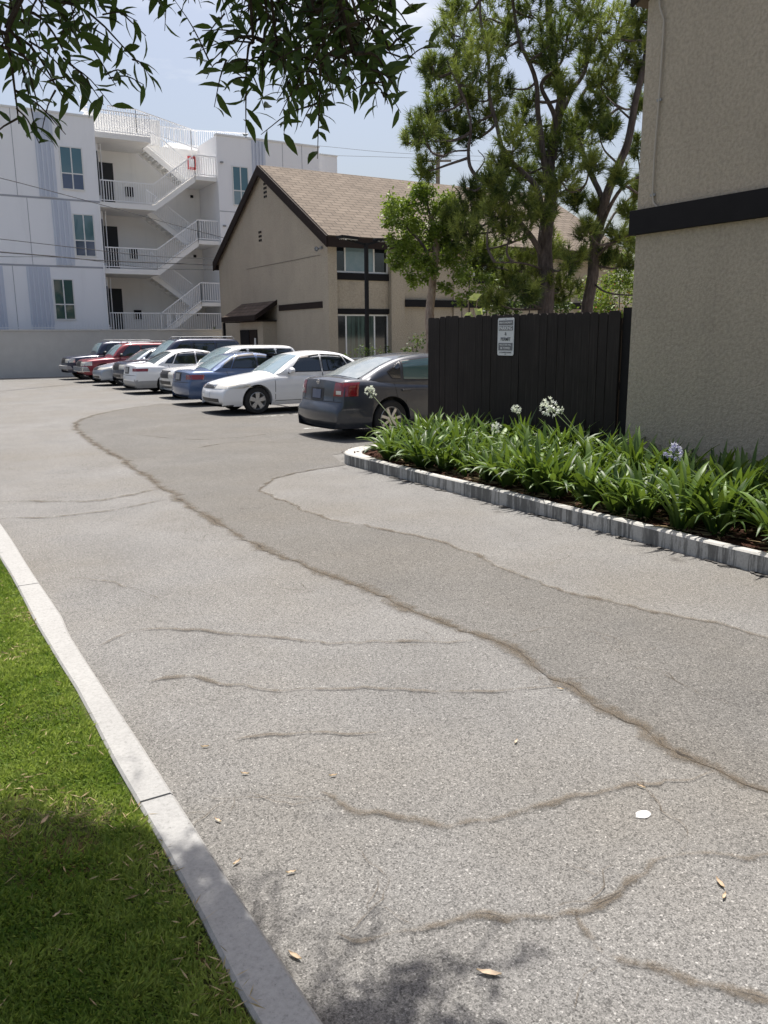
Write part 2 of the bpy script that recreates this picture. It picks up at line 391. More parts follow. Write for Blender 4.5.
# ------------------------------------------------------------------ ground
sheet('ground', [(-1500, -1500), (1500, -1500), (1500, 1500), (-1500, 1500)], -.02, 'earth')
drive = sheet('driveway', [(.74, -8), (5.6, -8), (5.6, 9.8), (7.4, 11.3), (14.4, 11.3), (14.4, 42.3), (-14, 42.3), (-14, 9.6), (.74, 9.4)], 0, 'asphalt')
rr = random.Random(3)
def wob(pts, amp, n=26):
    out = []
    for i, p in enumerate(catmull([(a, b, 0) for a, b in pts], n)):
        q = Vector((p.x*1.7, p.y*1.7, 3.1)); w = Vector((mnoise.noise(q*1.3), mnoise.noise(q*1.3+Vector((7, 3, 1))), 0))*amp + Vector((mnoise.noise(q*6), mnoise.noise(q*6+Vector((3, 9, 1))), 0))*amp*.5
        out.append(p+w)
    return out
C1 = [(6.5, 22.6), (5.2, 21.4), (4.1, 20.0), (3.31, 18.03), (3.01, 15.14), (2.87, 12.08), (2.7, 9.51), (2.58, 6.68), (2.74, 4.82), (2.86, 3.59), (2.79, 2.9), (2.75, 2.34), (2.75, 1.71), (2.8, .6)]
C2 = [(5.4, 10.03), (4.4, 9.7), (3.72, 9.08), (3.57, 7.89), (3.63, 6.86), (3.98, 5.75), (3.9, 4.72), (3.97, 3.79), (4.28, 2.75), (4.4, .6)]
c1, c2 = wob(C1, .07), wob(C2, .07)
sheet('asphalt_patch', [(p.x, p.y) for p in c1] + [(p.x, p.y) for p in reversed(c2)] + [(5.5, 10.4), (5.7, 11.0), (7.3, 11.4), (10.8, 11.6), (10.8, 17.6), (8, 18.5), (7.2, 21.5)], .004, 'asphalt_patch')
def crack(pts, w0, w1, nm='crack'):
    me = bpy.data.meshes.new(nm); V = []; Fc = []; U = []; L = 0; n = len(pts)
    for i, p in enumerate(pts):
        sw = max(1, int(2.2*w0/max(.004, (pts[-1]-pts[0]).length/n))) if w0 > .02 else 1; d = (pts[min(i+sw, n-1)]-pts[max(i-sw, 0)]).normalized(); s = Vector((-d.y, d.x, 0)); t = i/(n-1)
        w = (w0+(w1-w0)*t)*(.75+.8*abs(mnoise.noise(p*2.1)))*min(1, 6*t+.15, 6*(1-t)+.15)
        if i: L += (p-pts[i-1]).length
        for q in (-1, 1):
            V.append((p.x+s.x*q*w, p.y+s.y*q*w, .0085)); U.append((L, (q+1)/2))
    for i in range(n-1): Fc.append((2*i, 2*i+1, 2*i+3, 2*i+2))
    me.from_pydata(V, [], Fc); uv = me.uv_layers.new(name='UVMap')
    for l in me.loops: uv.data[l.index].uv = U[l.vertex_index]
    link(nm, me, drive, ['crack'])
crack(c1, .14, .085); crack(c2, .055, .04)
for pts, a, b in [([(.88, 4.72), (1.21, 4.81), (1.75, 4.37), (2.2, 3.95), (2.82, 3.61)], .03, .035), ([(1.02, 4.05), (1.2, 4.0), (1.47, 3.68), (2.04, 3.25), (2.76, 2.87)], .03, .025),
        ([(1.25, 2.62), (1.32, 2.46), (1.53, 2.24), (1.88, 2.14), (2.23, 2.07), (2.72, 1.9)], .05, .03), ([(2.9, 1.36), (2.41, 1.47), (2.17, 1.64), (1.94, 1.61), (1.68, 1.58), (1.53, 1.64), (1.36, 1.77), (1.07, 1.82), (.96, 1.9)], .03, .03),
        ([(1.68, 1.58), (1.62, 1.42), (1.69, 1.24), (1.86, 1.05), (1.9, .6)], .035, .045), ([(1.1, 3.2), (1.4, 3.15), (1.8, 2.95)], .02, .015),
        ([(2.7, 9.6), (1.9, 9.3), (.9, 9.8)], .10, .06), ([(2.6, 8.9), (1.6, 8.6), (.8, 8.8)], .05, .04),
        ([(1.0, 6.3), (1.25, 6.0), (1.45, 5.4)], .02, .015), ([(3.9, 15.5), (4.4, 14.3), (5.2, 13.9), (6.2, 14.2)], .05, .05), ([(4.1, 12.8), (5.0, 13.3), (5.9, 12.6)], .05, .03)]:
    crack(wob(pts, .06), a*.95, b*.95)
def hair(x, y, a, L, k=0):
    pts = [Vector((x, y, 0))]; n = max(4, int(L/.035))
    for i in range(n):
        a += rr.gauss(0, .34); pts.append(pts[-1]+Vector((math.cos(a), math.sin(a), 0))*L/n)
        if k < 2 and rr.random() < .07: hair(pts[-1].x, pts[-1].y, a+rr.choice((-1, 1))*rr.uniform(.6, 1.3), L*rr.uniform(.3, .6), k+1)
    crack(pts, .007*(1-.25*k), .004)
for (x, y, a, L) in [(1.0, 1.9, .1, .5), (1.5, 1.66, -.2, .5), (2.1, 1.62, .9, .6), (1.7, 1.3, 2.2, .4), (1.3, 2.5, 2.0, .6), (2.8, 2.9, .4, 1.0), (2.9, 3.6, .2, 1.0), (2.6, 6.7, 2.9, 1.2), (2.7, 5.0, 3.3, 1.0), (1.1, 6.3, -.5, .8), (3.6, 7.9, 2.6, .7), (4.0, 4.7, .3, .9),
        (1.9, 9.3, 1.2, 1.4), (3.0, 12, 2.8, 1.6), (4.2, 2.7, .4, .8), (2.3, 3.9, -1.2, .7), (3.4, 1.9, .6, .9), (1.0, 12, .5, 2.5), (5, 16, 2.6, 2.5), (4.5, 24, .3, 3)]: hair(x, y, a, L)
for i, y in enumerate([14.55, 17.4]):    # faded stall lines
    sheet('stall_line', [(6.9, y-.05), (11.6, y-.05), (11.6, y+.05), (6.9, y+.05)], .008, 'worn_paint', parent=drive)
for (u, v, r) in [(345, 469, .1), (497, 512, .1), (676, 560, .13), (560, 535, .05)]:
    p = at_z(u, v, 0); o = sheet('oil_stain', [(p.x+r*math.cos(a*math.pi/8), p.y+r*1.3*math.sin(a*math.pi/8)) for a in range(16)], .009, 'oil', parent=drive)
    set_uv(o, lambda c, p=p, r=r: ((c.x-p.x)/(2*r)+.5, (c.y-p.y)/(2.6*r)+.5))

# left kerb in cast lengths with an open joint
kb = MB()
ys = [-6, -2.2, .1, 2.77, 5.9, 9.0, 12.1, 15.2]
for i in range(len(ys)-1):
    y0, y1 = ys[i]+.006, ys[i+1]-.006; n = 8
    for k in range(n):
        ya, yb = y0+(y1-y0)*k/n, y0+(y1-y0)*(k+1)/n
        f = lambda y: (.615+.02*mnoise.noise(Vector((y*.9, 0, 0)))+.004*mnoise.noise(Vector((y*6, 3, 0))), .745+.012*mnoise.noise(Vector((y*.6, 5, 0)))+(0.02 if y > 5 else 0))
        (a0, b0), (a1, b1) = f(ya), f(yb)
        z = .105
        kb.add([(a0, ya, -.1), (b0, ya, -.1), (b0, ya, z-.012), (b0-.012, ya, z), (a0+.01, ya, z), (a0, ya, z-.01),
                (a1, yb, -.1), (b1, yb, -.1), (b1, yb, z-.012), (b1-.012, yb, z), (a1+.01, yb, z), (a1, yb, z-.01)],
               [(j, (j+1) % 6, 6+(j+1) % 6, 6+j) for j in range(6)] + ([tuple(range(6))] if k == 0 else []) + ([tuple(range(6, 12))] if k == n-1 else []))
tag(kb.build('kerb', 'kerb'), kind='structure')

# planter kerb, curving round at its far end
path = [(5.43, y) for y in np.arange(-4, 9.3, .45)] + [(5.43, 9.3)]
cx, cy, rad = 6.33, 9.95, .9
path += [(cx-rad*math.cos(a), cy+rad*.85*math.sin(a)) for a in np.linspace(.0, math.pi/2, 10)] + [(6.8, 10.75), (7.5, 10.8)]
pk = MB(); n = len(path); V = []
for i, p in enumerate(path):
    a = Vector((*path[max(i-1, 0)], 0)); b = Vector((*path[min(i+1, n-1)], 0)); d = (b-a).normalized(); s = Vector((d.y, -d.x, 0))
    w = .095 if p[1] < 9.2 else .095+min(.16, (p[1]-9.2)*.16); P = Vector((*p, 0))+Vector((mnoise.noise(Vector((p[1]*.7, 0, 0)))*.02, 0, 0)); z = .15+mnoise.noise(Vector((p[1]*.8, 9, 0)))*.012
    V += [P+Vector((0, 0, -.1)), P+Vector((0, 0, z-.014)), P+s*.014+Vector((0, 0, z)), P+s*(w-.01)+Vector((0, 0, z)), P+s*w+Vector((0, 0, z-.01)), P+s*w+Vector((0, 0, -.1))]
pk.add(V, [(i*6+j, i*6+(j+1) % 6, (i+1)*6+(j+1) % 6, (i+1)*6+j) for i in range(n-1) for j in range(6)] + [tuple(range(6)), tuple(range((n-1)*6, n*6))])
tag(pk.build('planter_kerb', 'kerb_stained', smooth=True, ang=30), kind='structure')
for k in range(46):
    y = rr.uniform(2.6, 8.8); w_ = rr.uniform(.02, .07); l_ = rr.uniform(.02, .09); x0 = 5.425
    sheet('drip_stain', [(x0, y-w_), (x0, y+w_), (x0-l_*.6, y+w_*.9), (x0-l_, y+w_*.3), (x0-l_*.9, y-w_*.4), (x0-l_*.4, y-w_)], .0095, 'seam_stain', parent=drive)
# planting bed
g = MB(); nx, ny = 14, 110
xs = np.linspace(5.48, 7.62, nx); yy = np.linspace(-4, 10.75, ny); V = []
for y in yy:
    for x in xs:
        if y > 9.9 and x < 6.33: 
            lim = 6.33-max(0, (.62**2-min(.62, y-9.95 if y > 9.95 else 0)**2))**.5-.1; x = max(x, lim)
        V.append((x, y, .105+.035*mnoise.noise(Vector((x*3, y*3, 0)))+.02*mnoise.noise(Vector((x*11, y*11, 0)))))
g.add(V, [(j*nx+i, j*nx+i+1, (j+1)*nx+i+1, (j+1)*nx+i) for j in range(ny-1) for i in range(nx-1)])
tag(g.build('soil', 'soil', fixn=False, smooth=True), kind='structure')
# mulch chips and dead leaves over the bed
nr = np.random.RandomState(5)
def quads(P, D, S, N, ln, wd):
    """leaf quads: base P, direction D, side S (unit), lengths, widths -> diamond"""
    ln = ln[:, None]; wd = wd[:, None]
    return np.stack([P, P+D*ln*.45+S*wd*.5, P+D*ln, P+D*ln*.45-S*wd*.5], 1).reshape(-1, 3)
def unit(a): return a/np.maximum(np.linalg.norm(a, axis=1, keepdims=True), 1e-9)
n = 9000
P = np.stack([nr.uniform(5.54, 7.5, n), nr.uniform(-1, 10.6, n), nr.uniform(.10, .15, n)], 1); D = unit(nr.normal(size=(n, 3))*[1, 1, .25]); S = unit(np.cross(D, unit(nr.normal(size=(n, 3))+[0, 0, 2])))
npmesh('mulch', quads(P, D, S, 0, nr.uniform(.03, .09, n), nr.uniform(.012, .03, n)), np.arange(n*4).reshape(-1, 4), ['soil'], tone=None)
tag(bpy.data.objects['mulch'], 'red brown bark mulch lying over the planting bed', 'mulch', kind='stuff')

# lawn
g = MB(); nx, ny = 30, 160; xs = np.linspace(-6, .625, nx); yy = np.linspace(-5, 12, ny); V = []
for y in yy:
    for x in xs: V.append((x, y, .085+.015*mnoise.noise(Vector((x*2, y*2, 0)))))
g.add(V, [(j*nx+i, j*nx+i+1, (j+1)*nx+i+1, (j+1)*nx+i) for j in range(ny-1) for i in range(nx-1)])
tag(g.build('lawn_soil', 'lawn_soil', fixn=False, smooth=True), kind='structure')
n = 260000
yb = 1.0+8*nr.rand(n)**1.7; xb = .64-(.25+.16*yb+.35)*nr.rand(n)
n2 = 40000; xb = np.concatenate([xb, nr.uniform(-3.5, .62, n2)]); yb = np.concatenate([yb, nr.uniform(-2, 9, n2)]); n += n2
pn = np.array([mnoise.noise(Vector((x*2.3, y*2.3, 1))) for x, y in zip(xb, yb)]); pn2 = np.array([mnoise.noise(Vector((x*9, y*9, 4))) for x, y in zip(xb, yb)])
bald = ((pn > .36) | ((xb-.42)**2/.02+(yb-2.75)**2/.03 < 1+pn2*1.5) | ((xb-.2)**2/.02+(yb-4.6)**2/.02 < .6+pn2*1.5)) & (nr.rand(n) < .7)
edge = np.clip((.64-xb)/.05, .4, 1)
keep = ~bald; xb, yb, pn, pn2, edge = xb[keep], yb[keep], pn[keep], pn2[keep], edge[keep]; n = len(xb)
xb = xb+np.where(xb > .60, pn2*.012-.012, 0)
P = np.stack([xb, yb, np.full(n, .085)], 1)
D = unit(nr.normal(size=(n, 3))*[.55, .55, 0]+[0, 0, 1]+np.stack([pn2*.8, pn*.5, pn*0], 1))
A = nr.uniform(0, 2*np.pi, n); S = np.stack([np.cos(A), np.sin(A), A*0], 1); h = nr.uniform(.014, .034, n)*(1+.5*pn2)*edge; w = nr.uniform(.0016, .0032, n)*(1+yb*.22)
V = np.stack([P-S*w[:, None], P+S*w[:, None], P+D*h[:, None]*.75+S*w[:, None]*.6, P+D*h[:, None]+np.stack([D[:, 0], D[:, 1], D[:, 2]*0], 1)*.01], 1).reshape(-1, 3)
tone = np.clip(.45+.5*pn+.45*pn2+nr.normal(size=n)*.2, 0, 1)
o = npmesh('grass', V, np.arange(n*4).reshape(-1, 4), ['lawn_blade'], tone=np.repeat(tone, 4)); tag(o, 'short green mown grass beside the concrete kerb', 'grass', kind='stuff')
n = 11000; yb = nr.uniform(1.2, 8, n); xb = nr.uniform(-.5, .62, n); pn = np.array([mnoise.noise(Vector((x*2.3, y*2.3, 1))) for x, y in zip(xb, yb)])
k = (pn > .22) | (nr.rand(n) < .10); xb, yb = xb[k], yb[k]; n = len(xb)
P = np.stack([xb, yb, nr.uniform(.09, .12, n)], 1); D = unit(nr.normal(size=(n, 3))*[1, 1, .2]); S = unit(np.cross(D, nr.normal(size=(n, 3))))
o = npmesh('dead_grass', quads(P, D, S, 0, nr.uniform(.02, .06, n), nr.uniform(.003, .006, n)), np.arange(n*4).reshape(-1, 4), ['straw'], tone=np.repeat(nr.rand(n), 4)); tag(o, 'dry straw coloured bits among the lawn', 'dead grass', kind='stuff')

# ------------------------------------------------------------------ retaining wall at the end of the lot
w = thing('retaining_wall', 'long grey block retaining wall closing the far end of the car park', 'wall', (4, 42.3, 0))
b = MB().box(-22, 11.9, 0, .22, -.1, 2.14); b.build('wall', 'block_wall', w); MB().box(-22, 11.9, -.03, .25, 2.143, 2.22).build('coping', 'block_wall', w, bevel=.01)
# ------------------------------------------------------------------ white apartment building
bld = thing('apartment_block', 'white multi-storey apartment block with open zigzag staircase behind the retaining wall', 'building', (13, 45, 0))
ox, oy = 13, 45
FY = 45.05
def bx(m, x0, x1, y0, y1, z0, z1, mi=0): m.box(x0-ox, x1-ox, y0-oy, y1-oy, z0, z1, mi)
m = MB(); bx(m, -14, 10.4, FY, 60, -.1, 12.5); m.build('left_block', 'panel_white', bld)
m = MB(); bx(m, 16.75, 22.9, FY, 60, -.1, 12.4); bx(m, 22.903, 24.6, FY+1.0, 60, -.1, 12.25); m.build('right_block', 'panel_white', bld)
m = MB(); bx(m, 10.403, 16.747, 48.2, 60, -.1, 12.2); m.build('stair_bay_wall', 'bay_white', bld)
m = MB(); bx(m, -14, 10.43, FY-.04, FY+.3, 12.503, 12.6); bx(m, 16.72, 22.93, FY-.04, FY+.3, 12.403, 12.5); bx(m, 22.9, 24.63, FY+.96, FY+1.3, 12.253, 12.33); m.build('parapet_cap', 'window_white', bld)
m = MB()
for z in (5.34, 8.55): bx(m, -14, 10.402, FY-.006, FY, z-.045, z+.045)
for z in (5.34, 8.55): bx(m, 16.748, 22.9, FY-.006, FY, z-.02, z+.02)
for x, z0, z1 in ((6.55, 8.6, 12.5), (3.2, 8.6, 12.5), (6.95, 5.39, 8.5), (4.2, 5.39, 8.5), (6.0, 2, 5.29), (20.6, 8.6, 12.4), (21.8, 8.6, 12.4), (20.2, 5.4, 8.5)): bx(m, x-.015, x+.015, FY-.005, FY, z0, z1)
m.build('panel_joint', 'joint_grey', bld)
def ribbed(x0, x1, z0, z1):
    m = MB(); bx(m, x0, x1, FY-.02, FY-.003, z0, z1); n = max(3, round((x1-x0)/.22))
    for i in range(n): a = x0+(x1-x0)*(i+.2)/n; bx(m, a, a+.07, FY-.09, FY-.0201, z0, z1)
    m.build('ribbed_panel', 'ribbed_blue', bld)
ribbed(7.55, 8.40, 8.61, 12.45); ribbed(8.05, 8.95, 5.40, 8.49); ribbed(6.62, 7.72, 1.9, 5.28); ribbed(4.9, 5.55, 1.9, 5.28); ribbed(18.75, 19.55, 8.58, 12.35); ribbed(19.6, 20.4, 5.4, 8.5); ribbed(1.5, 2.4, 5.4, 8.49); ribbed(.8, 1.8, 8.61, 12.4)
def awin(x0, x1, z0, z1, col, y=FY):
    f = MB(); t = .055; yy0, yy1 = y-.05, y-.003; zm = z0+(z1-z0)*.38; xm = (x0+x1)/2
    for a, b, c, d in ((x0, x1, z0, z0+t), (x0, x1, z1-t, z1), (x0, x0+t, z0+t, z1-t), (x1-t, x1, z0+t, z1-t), (xm-t/2, xm+t/2, z0+t, z1-t), (x0+t, xm-t/2, zm-t/2, zm+t/2), (xm+t/2, x1-t, zm-t/2, zm+t/2)): bx(f, a, b, yy0, yy1, c, d)
    o = f.build('window', 'window_white', bld)
    for (a, b, c, d, k) in ((x0+t, xm-t/2, z0+t, zm-t/2, 0), (xm+t/2, x1-t, z0+t, zm-t/2, 0), (x0+t, xm-t/2, zm+t/2, z1-t, 1), (xm+t/2, x1-t, zm+t/2, z1-t, 1)):
        p = MB(); bx(p, a, b, y-.03, y-.004, c, d); p.build('pane', col[k], o)
awin(8.62, 9.72, 9.02, 11.05, ('glass_navy', 'glass_teal')); awin(9.0, 10.03, 5.85, 7.92, ('glass_navy', 'glass_teal')); awin(7.78, 8.78, 2.72, 4.74, ('glass_green', 'glass_green'))
awin(17.55, 18.5, 8.9, 10.95, ('glass_pale', 'glass_teal')); awin(17.8, 18.8, 5.8, 7.8, ('glass_navy', 'glass_teal')); awin(3.4, 4.5, 9.0, 11.05, ('glass_navy', 'glass_teal')); awin(2.8, 3.9, 5.85, 7.9, ('glass_navy', 'glass_teal')); awin(20.9, 21.7, 5.8, 7.8, ('glass_navy', 'glass_teal'))
# stair: levels and mid landings
LV = [2.05, 5.35, 8.62, 11.95]
def rail(name, pts, h=1.05, sp=.125):
    m = MB(); pts = [Vector(p)-Vector((ox, oy, 0)) for p in pts]
    for a, b in zip(pts[:-1], pts[1:]):
        L = (b-a).length; n = max(1, round(L/sp)); u = Vector((0, 0, 1))
        m.bar(a+u*h, b+u*h, .05, .05); m.bar(a+u*.09, b+u*.09, .035, .04)
        for i in range(n+1):
            q = a+(b-a)*(i/n); m.box(q.x-.014, q.x+.014, q.y-.014, q.y+.014, q.z-.12 if i in (0, n) else q.z+.07, q.z+h)
    return m.build(name, 'rail_white', bld)
for i, z in enumerate(LV):
    if i:
        m = MB(); bx(m, 10.403, 13.25, 45.25, 48.19, z-.26, z); m.build('landing', 'bay_white', bld)
        l = rail('railing', [(10.45, 45.3, z), (13.25, 45.3, z)])
    if i < 3:
        zm = (z+LV[i+1])/2
        m = MB(); bx(m, 15.55, 16.745, 45.25, 48.19, zm-.2, zm); m.build('mid_landing', 'bay_white', bld)
        for (xa, za, xb_, zb_, y0, y1) in ((13.25, z, 15.55, zm, 45.3, 46.5), (13.25, LV[i+1], 15.55, zm, 46.75, 47.95)):
            m = MB(); m.prism([Vector((xa-ox, y0-oy, za-.3)), Vector((xb_-ox, y0-oy, zb_-.3)), Vector((xb_-ox, y0-oy, zb_+.02)), Vector((xa-ox, y0-oy, za+.02))], (0, .07, 0))
            m.prism([Vector((xa-ox, y1-.07-oy, za-.3)), Vector((xb_-ox, y1-.07-oy, zb_-.3)), Vector((xb_-ox, y1-.07-oy, zb_+.02)), Vector((xa-ox, y1-.07-oy, za+.02))], (0, .07, 0))
            ns = 9
            for k in range(ns):
                a = xa+(xb_-xa)*k/ns; c = za+(zb_-za)*(k+.5)/ns; bx(m, a, a+(xb_-xa)/ns, y0+.072, y1-.072, c-.16, c)
            m.build('stair_flight', 'bay_white', bld)
        rail('railing', [(13.25, 45.28, z), (15.55, 45.28, zm), (16.72, 45.28, zm)])
        rail('railing', [(13.25, 46.72, LV[i+1]), (15.55, 46.72, zm)])
rail('railing', [(10.45, 45.28, 2.05), (16.72, 45.28, 2.05)])
rail('railing', [(11.2, 45.4, 12.25), (12.6, 45.4, 12.25), (16.7, 47.9, 12.15)], 1.0); rail('railing', [(13.2, 49.0, 12.2), (16.7, 49.0, 12.2), (20.2, 49.0, 12.4)], 1.25)
m = MB(); bx(m, 10.7, 14.6, 48.0, 53, 12.203, 13.5)
for i in range(26): bx(m, 10.75+i*.15, 10.80+i*.15, 47.97, 47.998, 12.21, 13.49)
m.build('penthouse', 'bay_white', bld)
m = MB(); bx(m, 16.0, 20.4, 51.0, 55, 12.203, 13.1); m.build('roof_box', 'bay_white', bld)
# dark doorways with ducts at the left of every landing, fittings on the bay wall
for z in LV[:3]:
    m = MB(); bx(m, 11.0, 11.95, 48.16, 48.197, z+.02, z+2.45); m.build('doorway', 'dark_opening', bld)
    m = MB(); bx(m, 10.62, 10.69, 45.9, 46.0, z+.0, z+2.9); bx(m, 10.82, 10.86, 45.95, 46.03, z, z+2.9); m.build('riser_pipe', 'rail_white', bld)
    m = MB(); bx(m, 10.43, 10.5, 45.2, 48.1, z+.3, z+2.4); m.build('side_screen', 'dark_opening', bld)
    m = MB(); bx(m, 12.55, 12.95, 48.1, 48.196, z+.8, z+1.3); m.build('meter_box', 'black_metal', bld)
    m = MB(); bx(m, 16.9, 17.05, 44.94, FY-.003, z+2.4, z+2.48); m.build('wall_light', 'grey_metal', bld)
    m = MB(); bx(m, 16.2, 16.34, 48.1, 48.196, z+1.0, z+1.14); m.build('wall_fitting', 'black_metal', bld)
m = MB(); bx(m, 16.15, 16.6, 48.12, 48.196, 11.15, 11.85); o = m.build('notice', 'sign_red', bld)
m = MB(); bx(m, 16.22, 16.53, 48.1, 48.118, 11.28, 11.72); m.build('notice_panel', 'sign_white', o)
for z in (2.35, 5.35, 8.62): pass
m = MB()
for x in (10.44, ): m.tube([(x-ox-.1, 44.98-oy, 2), (x-ox-.1, 44.98-oy, 8.4)], .035)
m.build('downpipe', 'rail_white', bld)
# low picket fence on the wall line in front of the flats
pf = thing('picket_fence', 'low white metal picket fence showing above the retaining wall', 'fence', (4, 43.6, 0))
m = MB(); m.box(-18, 6.2, -.02, .02, 2.30, 2.34); m.box(-18, 6.2, -.02, .02, 1.2, 1.24)
for i in range(166): x = -18+i*.146; m.box(x-.01, x+.01, -.012, .012, .1, 2.46+(.06 if i % 12 == 0 else 0))
m.build('pickets', 'panel_white', pf)
# antenna on the roof
an = thing('roof_antenna', 'thin white mast antenna standing on the flat roof of the white block', 'antenna', (10.0, 46.5, 12.5))
p = at_y(83, 95, 46.5)
m = MB(); m.tube([(p.x-10, 0, 0), (p.x-10, 0, p.z-12.5)], .03, 6); m.build('mast', 'rail_white', an)
m = MB(); h = p.z-12.5
for k in (.45, .65, .85): m.box(p.x-10.16, p.x-9.84, -.05, .05, h*k, h*k+.16)
m.build('array', 'rail_white', an)

# ------------------------------------------------------------------ tan gabled house
hs = thing('gabled_house', 'tan stucco two-storey gabled house with brown shingle roof beside the parked cars', 'house', (14.7, 28.4, 0))
HX, HY = 14.7, 28.4; RY, RZ, EZ = 34.3-HY, 8.72, 5.42; LN = 15.4; DP = 11.6; y1h = DP
def hb(m, x0, x1, y0, y1, z0, z1, mi=0): m.box(x0-HX, x1-HX, y0-HY, y1-HY, z0, z1, mi)
m = MB(); G = [(0, .0, -.1), (0, DP, -.1), (0, DP, EZ), (0, RY, RZ), (0, .0, EZ)]
m.prism(G, (.25, 0, 0)); m.build('gable_wall', 'stucco_house', hs)
m = MB(); m.prism([(.253, .35, -.1), (.253, DP-.01, -.1), (.253, DP-.01, EZ), (.253, RY, RZ-.03), (.253, .35, EZ)], (LN-.26, 0, 0)); m.build('wall', 'stucco_house', hs)
# piers and bay fronts along the front long side
bay = 3.03; PB = 15.08-HX
for i in range(5):
    x0 = PB+i*bay
    m = MB(); m.box(x0-.13 if i else .254, x0 if not i else x0, -.0, .347, -.1, 5.3) if False else None
    a = x0-.62 if i else .253
    m = MB(); m.box(a, x0, .003, .347, -.1, 5.35); m.build('pier', 'stucco_house', hs)
    wx0, wx1 = x0+.003, x0+2.40
    if i == 4: break
    if i: MB().box(wx0, wx1+.003, .10, .346, -.1, 5.3).build('wall_bay', 'stucco_house', hs)
    if i == 1 or i == 3: continue
    if i: wx0 += .4; wx1 -= .4
    # spandrel, bands
    if not i: MB().box(wx0, wx1, .22, .347, 2.83, 3.90).build('spandrel', 'stucco_house', hs)
    m = MB().box(wx0, wx1, .05 if i else .17, .347, 3.903, 4.16).build('trim_band', 'dark_trim', hs)
    if not i: MB().box(wx0, wx1, .17, .347, 2.64, 2.827).build('trim_band', 'dark_trim', hs)
    if i in (0, 1, 2, 3):
        for (z0, z1, low) in ((4.17, 5.2, 0), (.9, 2.62, 1)):
            if i and low: continue
            q0 = -.21 if i else 0
            f = MB(); t = .06
            for q in ((wx0, wx1, z0, z0+t), (wx0, wx1, z1-t, z1), (wx0, wx0+t, z0+t, z1-t), (wx1-t, wx1, z0+t, z1-t), (wx0+.46, wx0+.52, z0+t, z1-t), (wx1-.66, wx1-.60, z0+t, z1-t)):
                f.box(q[0], q[1], .26+q0, .30+q0 if i else .347, q[2], q[3])
            o = f.build('window', 'window_white' if low == 0 or i == 0 else 'window_alu', hs)
            for (a, b2, mt) in ((wx0+t, wx0+.46, 'glass_dark'), (wx0+.52, wx1-.66, 'glass_curtain' if low else 'glass_pale'), (wx1-.60, wx1-t, 'glass_dark')):
                MB().box(a, b2, .28+q0, .305+q0 if i else .345, z0+t, z1-t).build('pane', mt, o)
MB().box(PB+bay+.003, LN-.3, -.05, .0, 2.92, 3.2).build('beam', 'dark_trim', hs)
MB().box(PB+bay+.5, PB+bay+1.5, .32, .3465, .05, 2.2).build('door', 'dark_brown_trim', hs)
# roof
def slab(y0, z0, y1, z1, x0, x1, th, name, mat, par):
    m = MB(); d = Vector((0, y1-y0, z1-z0)); nn = Vector((0, -d.z, d.y)).normalized()
    if nn.z < 0: nn = -nn
    m.prism([(x0, y0, z0), (x0, y1, z1), Vector((x0, y1, z1))+nn*th, Vector((x0, y0, z0))+nn*th], (x1-x0, 0, 0)); o = m.build(name, mat, par)
    L = d.length; dn = d.normalized()
    set_uv(o, lambda c: (c.x, (Vector((0, c.y-y0, c.z-z0))).dot(dn))); return o
sl = (RZ-EZ)/RY; ov = .28
rf = slab(-ov, EZ-sl*ov+.02, RY, RZ+.02, -.14, LN+.3, .16, 'roof', 'shingle_tan', hs); sl2 = (RZ-EZ)/(DP-RY)
slab(DP+ov, EZ-sl2*ov+.02, RY, RZ+.02, -.14, LN+.3, .16, 'roof', 'shingle_tan', hs)
def barge(x, par):
    m = MB()
    for (y0, z0, s) in ((-ov-.03, EZ-sl*(ov+.03), 1), (DP+ov+.03, EZ-sl2*(ov+.03), -1)):
        m.prism([(x, y0, z0-.24), (x, RY, RZ-.24), (x, RY, RZ+.16), (x, y0, z0+.16)], (.07, 0, 0))
    return m.build('barge_board', 'dark_brown_trim', par)
barge(-.21, hs); barge(LN+.31, hs)
MB().box(-.14, LN+.3, -ov-.06, -ov, EZ-sl*ov-.24, EZ-sl*ov+.12).build('fascia', 'dark_brown_trim', hs); MB().box(-.14, LN+.3, DP+ov, DP+ov+.06, EZ-sl2*ov-.22, EZ-sl2*ov+.12).build('fascia', 'dark_brown_trim', hs)
m = MB(); m.box(.26, LN, -ov+.01, .34, 5.26, 5.285); m.build('soffit', 'dark_brown_trim', hs)
m = MB(); m.box(-.035, -.002, .5, 4.55, 2.86, 3.10); m.build('trim_band', 'dark_brown_trim', hs)
for (yy_, z0, k) in ((34.0, 7.55, 4), (34.72, 5.85, 3)):
    for j in range(k):
        for q in (0, 1): MB().box(-.02, -.003, yy_-HY-.16+q*.18, yy_-HY-.04+q*.18, z0+j*.17, z0+j*.17+.09).build('wall_vent', 'dark_trim', hs)
m = MB().box(-.014, -.003, .6, 8, 4.80, 4.812); m.build('wire_run', 'cable', hs)
# flood light on the gable corner
m = MB(); m.box(-.1, -.003, .35, .45, 5.0, 5.1); m.tube([(-.08, .4, 5.03), (-.25, .5, 4.98)], .02); m.lathe([(.03, 0), (.09, -.12), (.085, -.13), (0, -.05)], (-.25, .55, 5.0), 'y', 10); m.lathe([(.03, 0), (.09, .12), (0, .05)], (-.22, .35, 5.0), 'y', 10)
m.build('flood_light', 'grey_metal', hs)
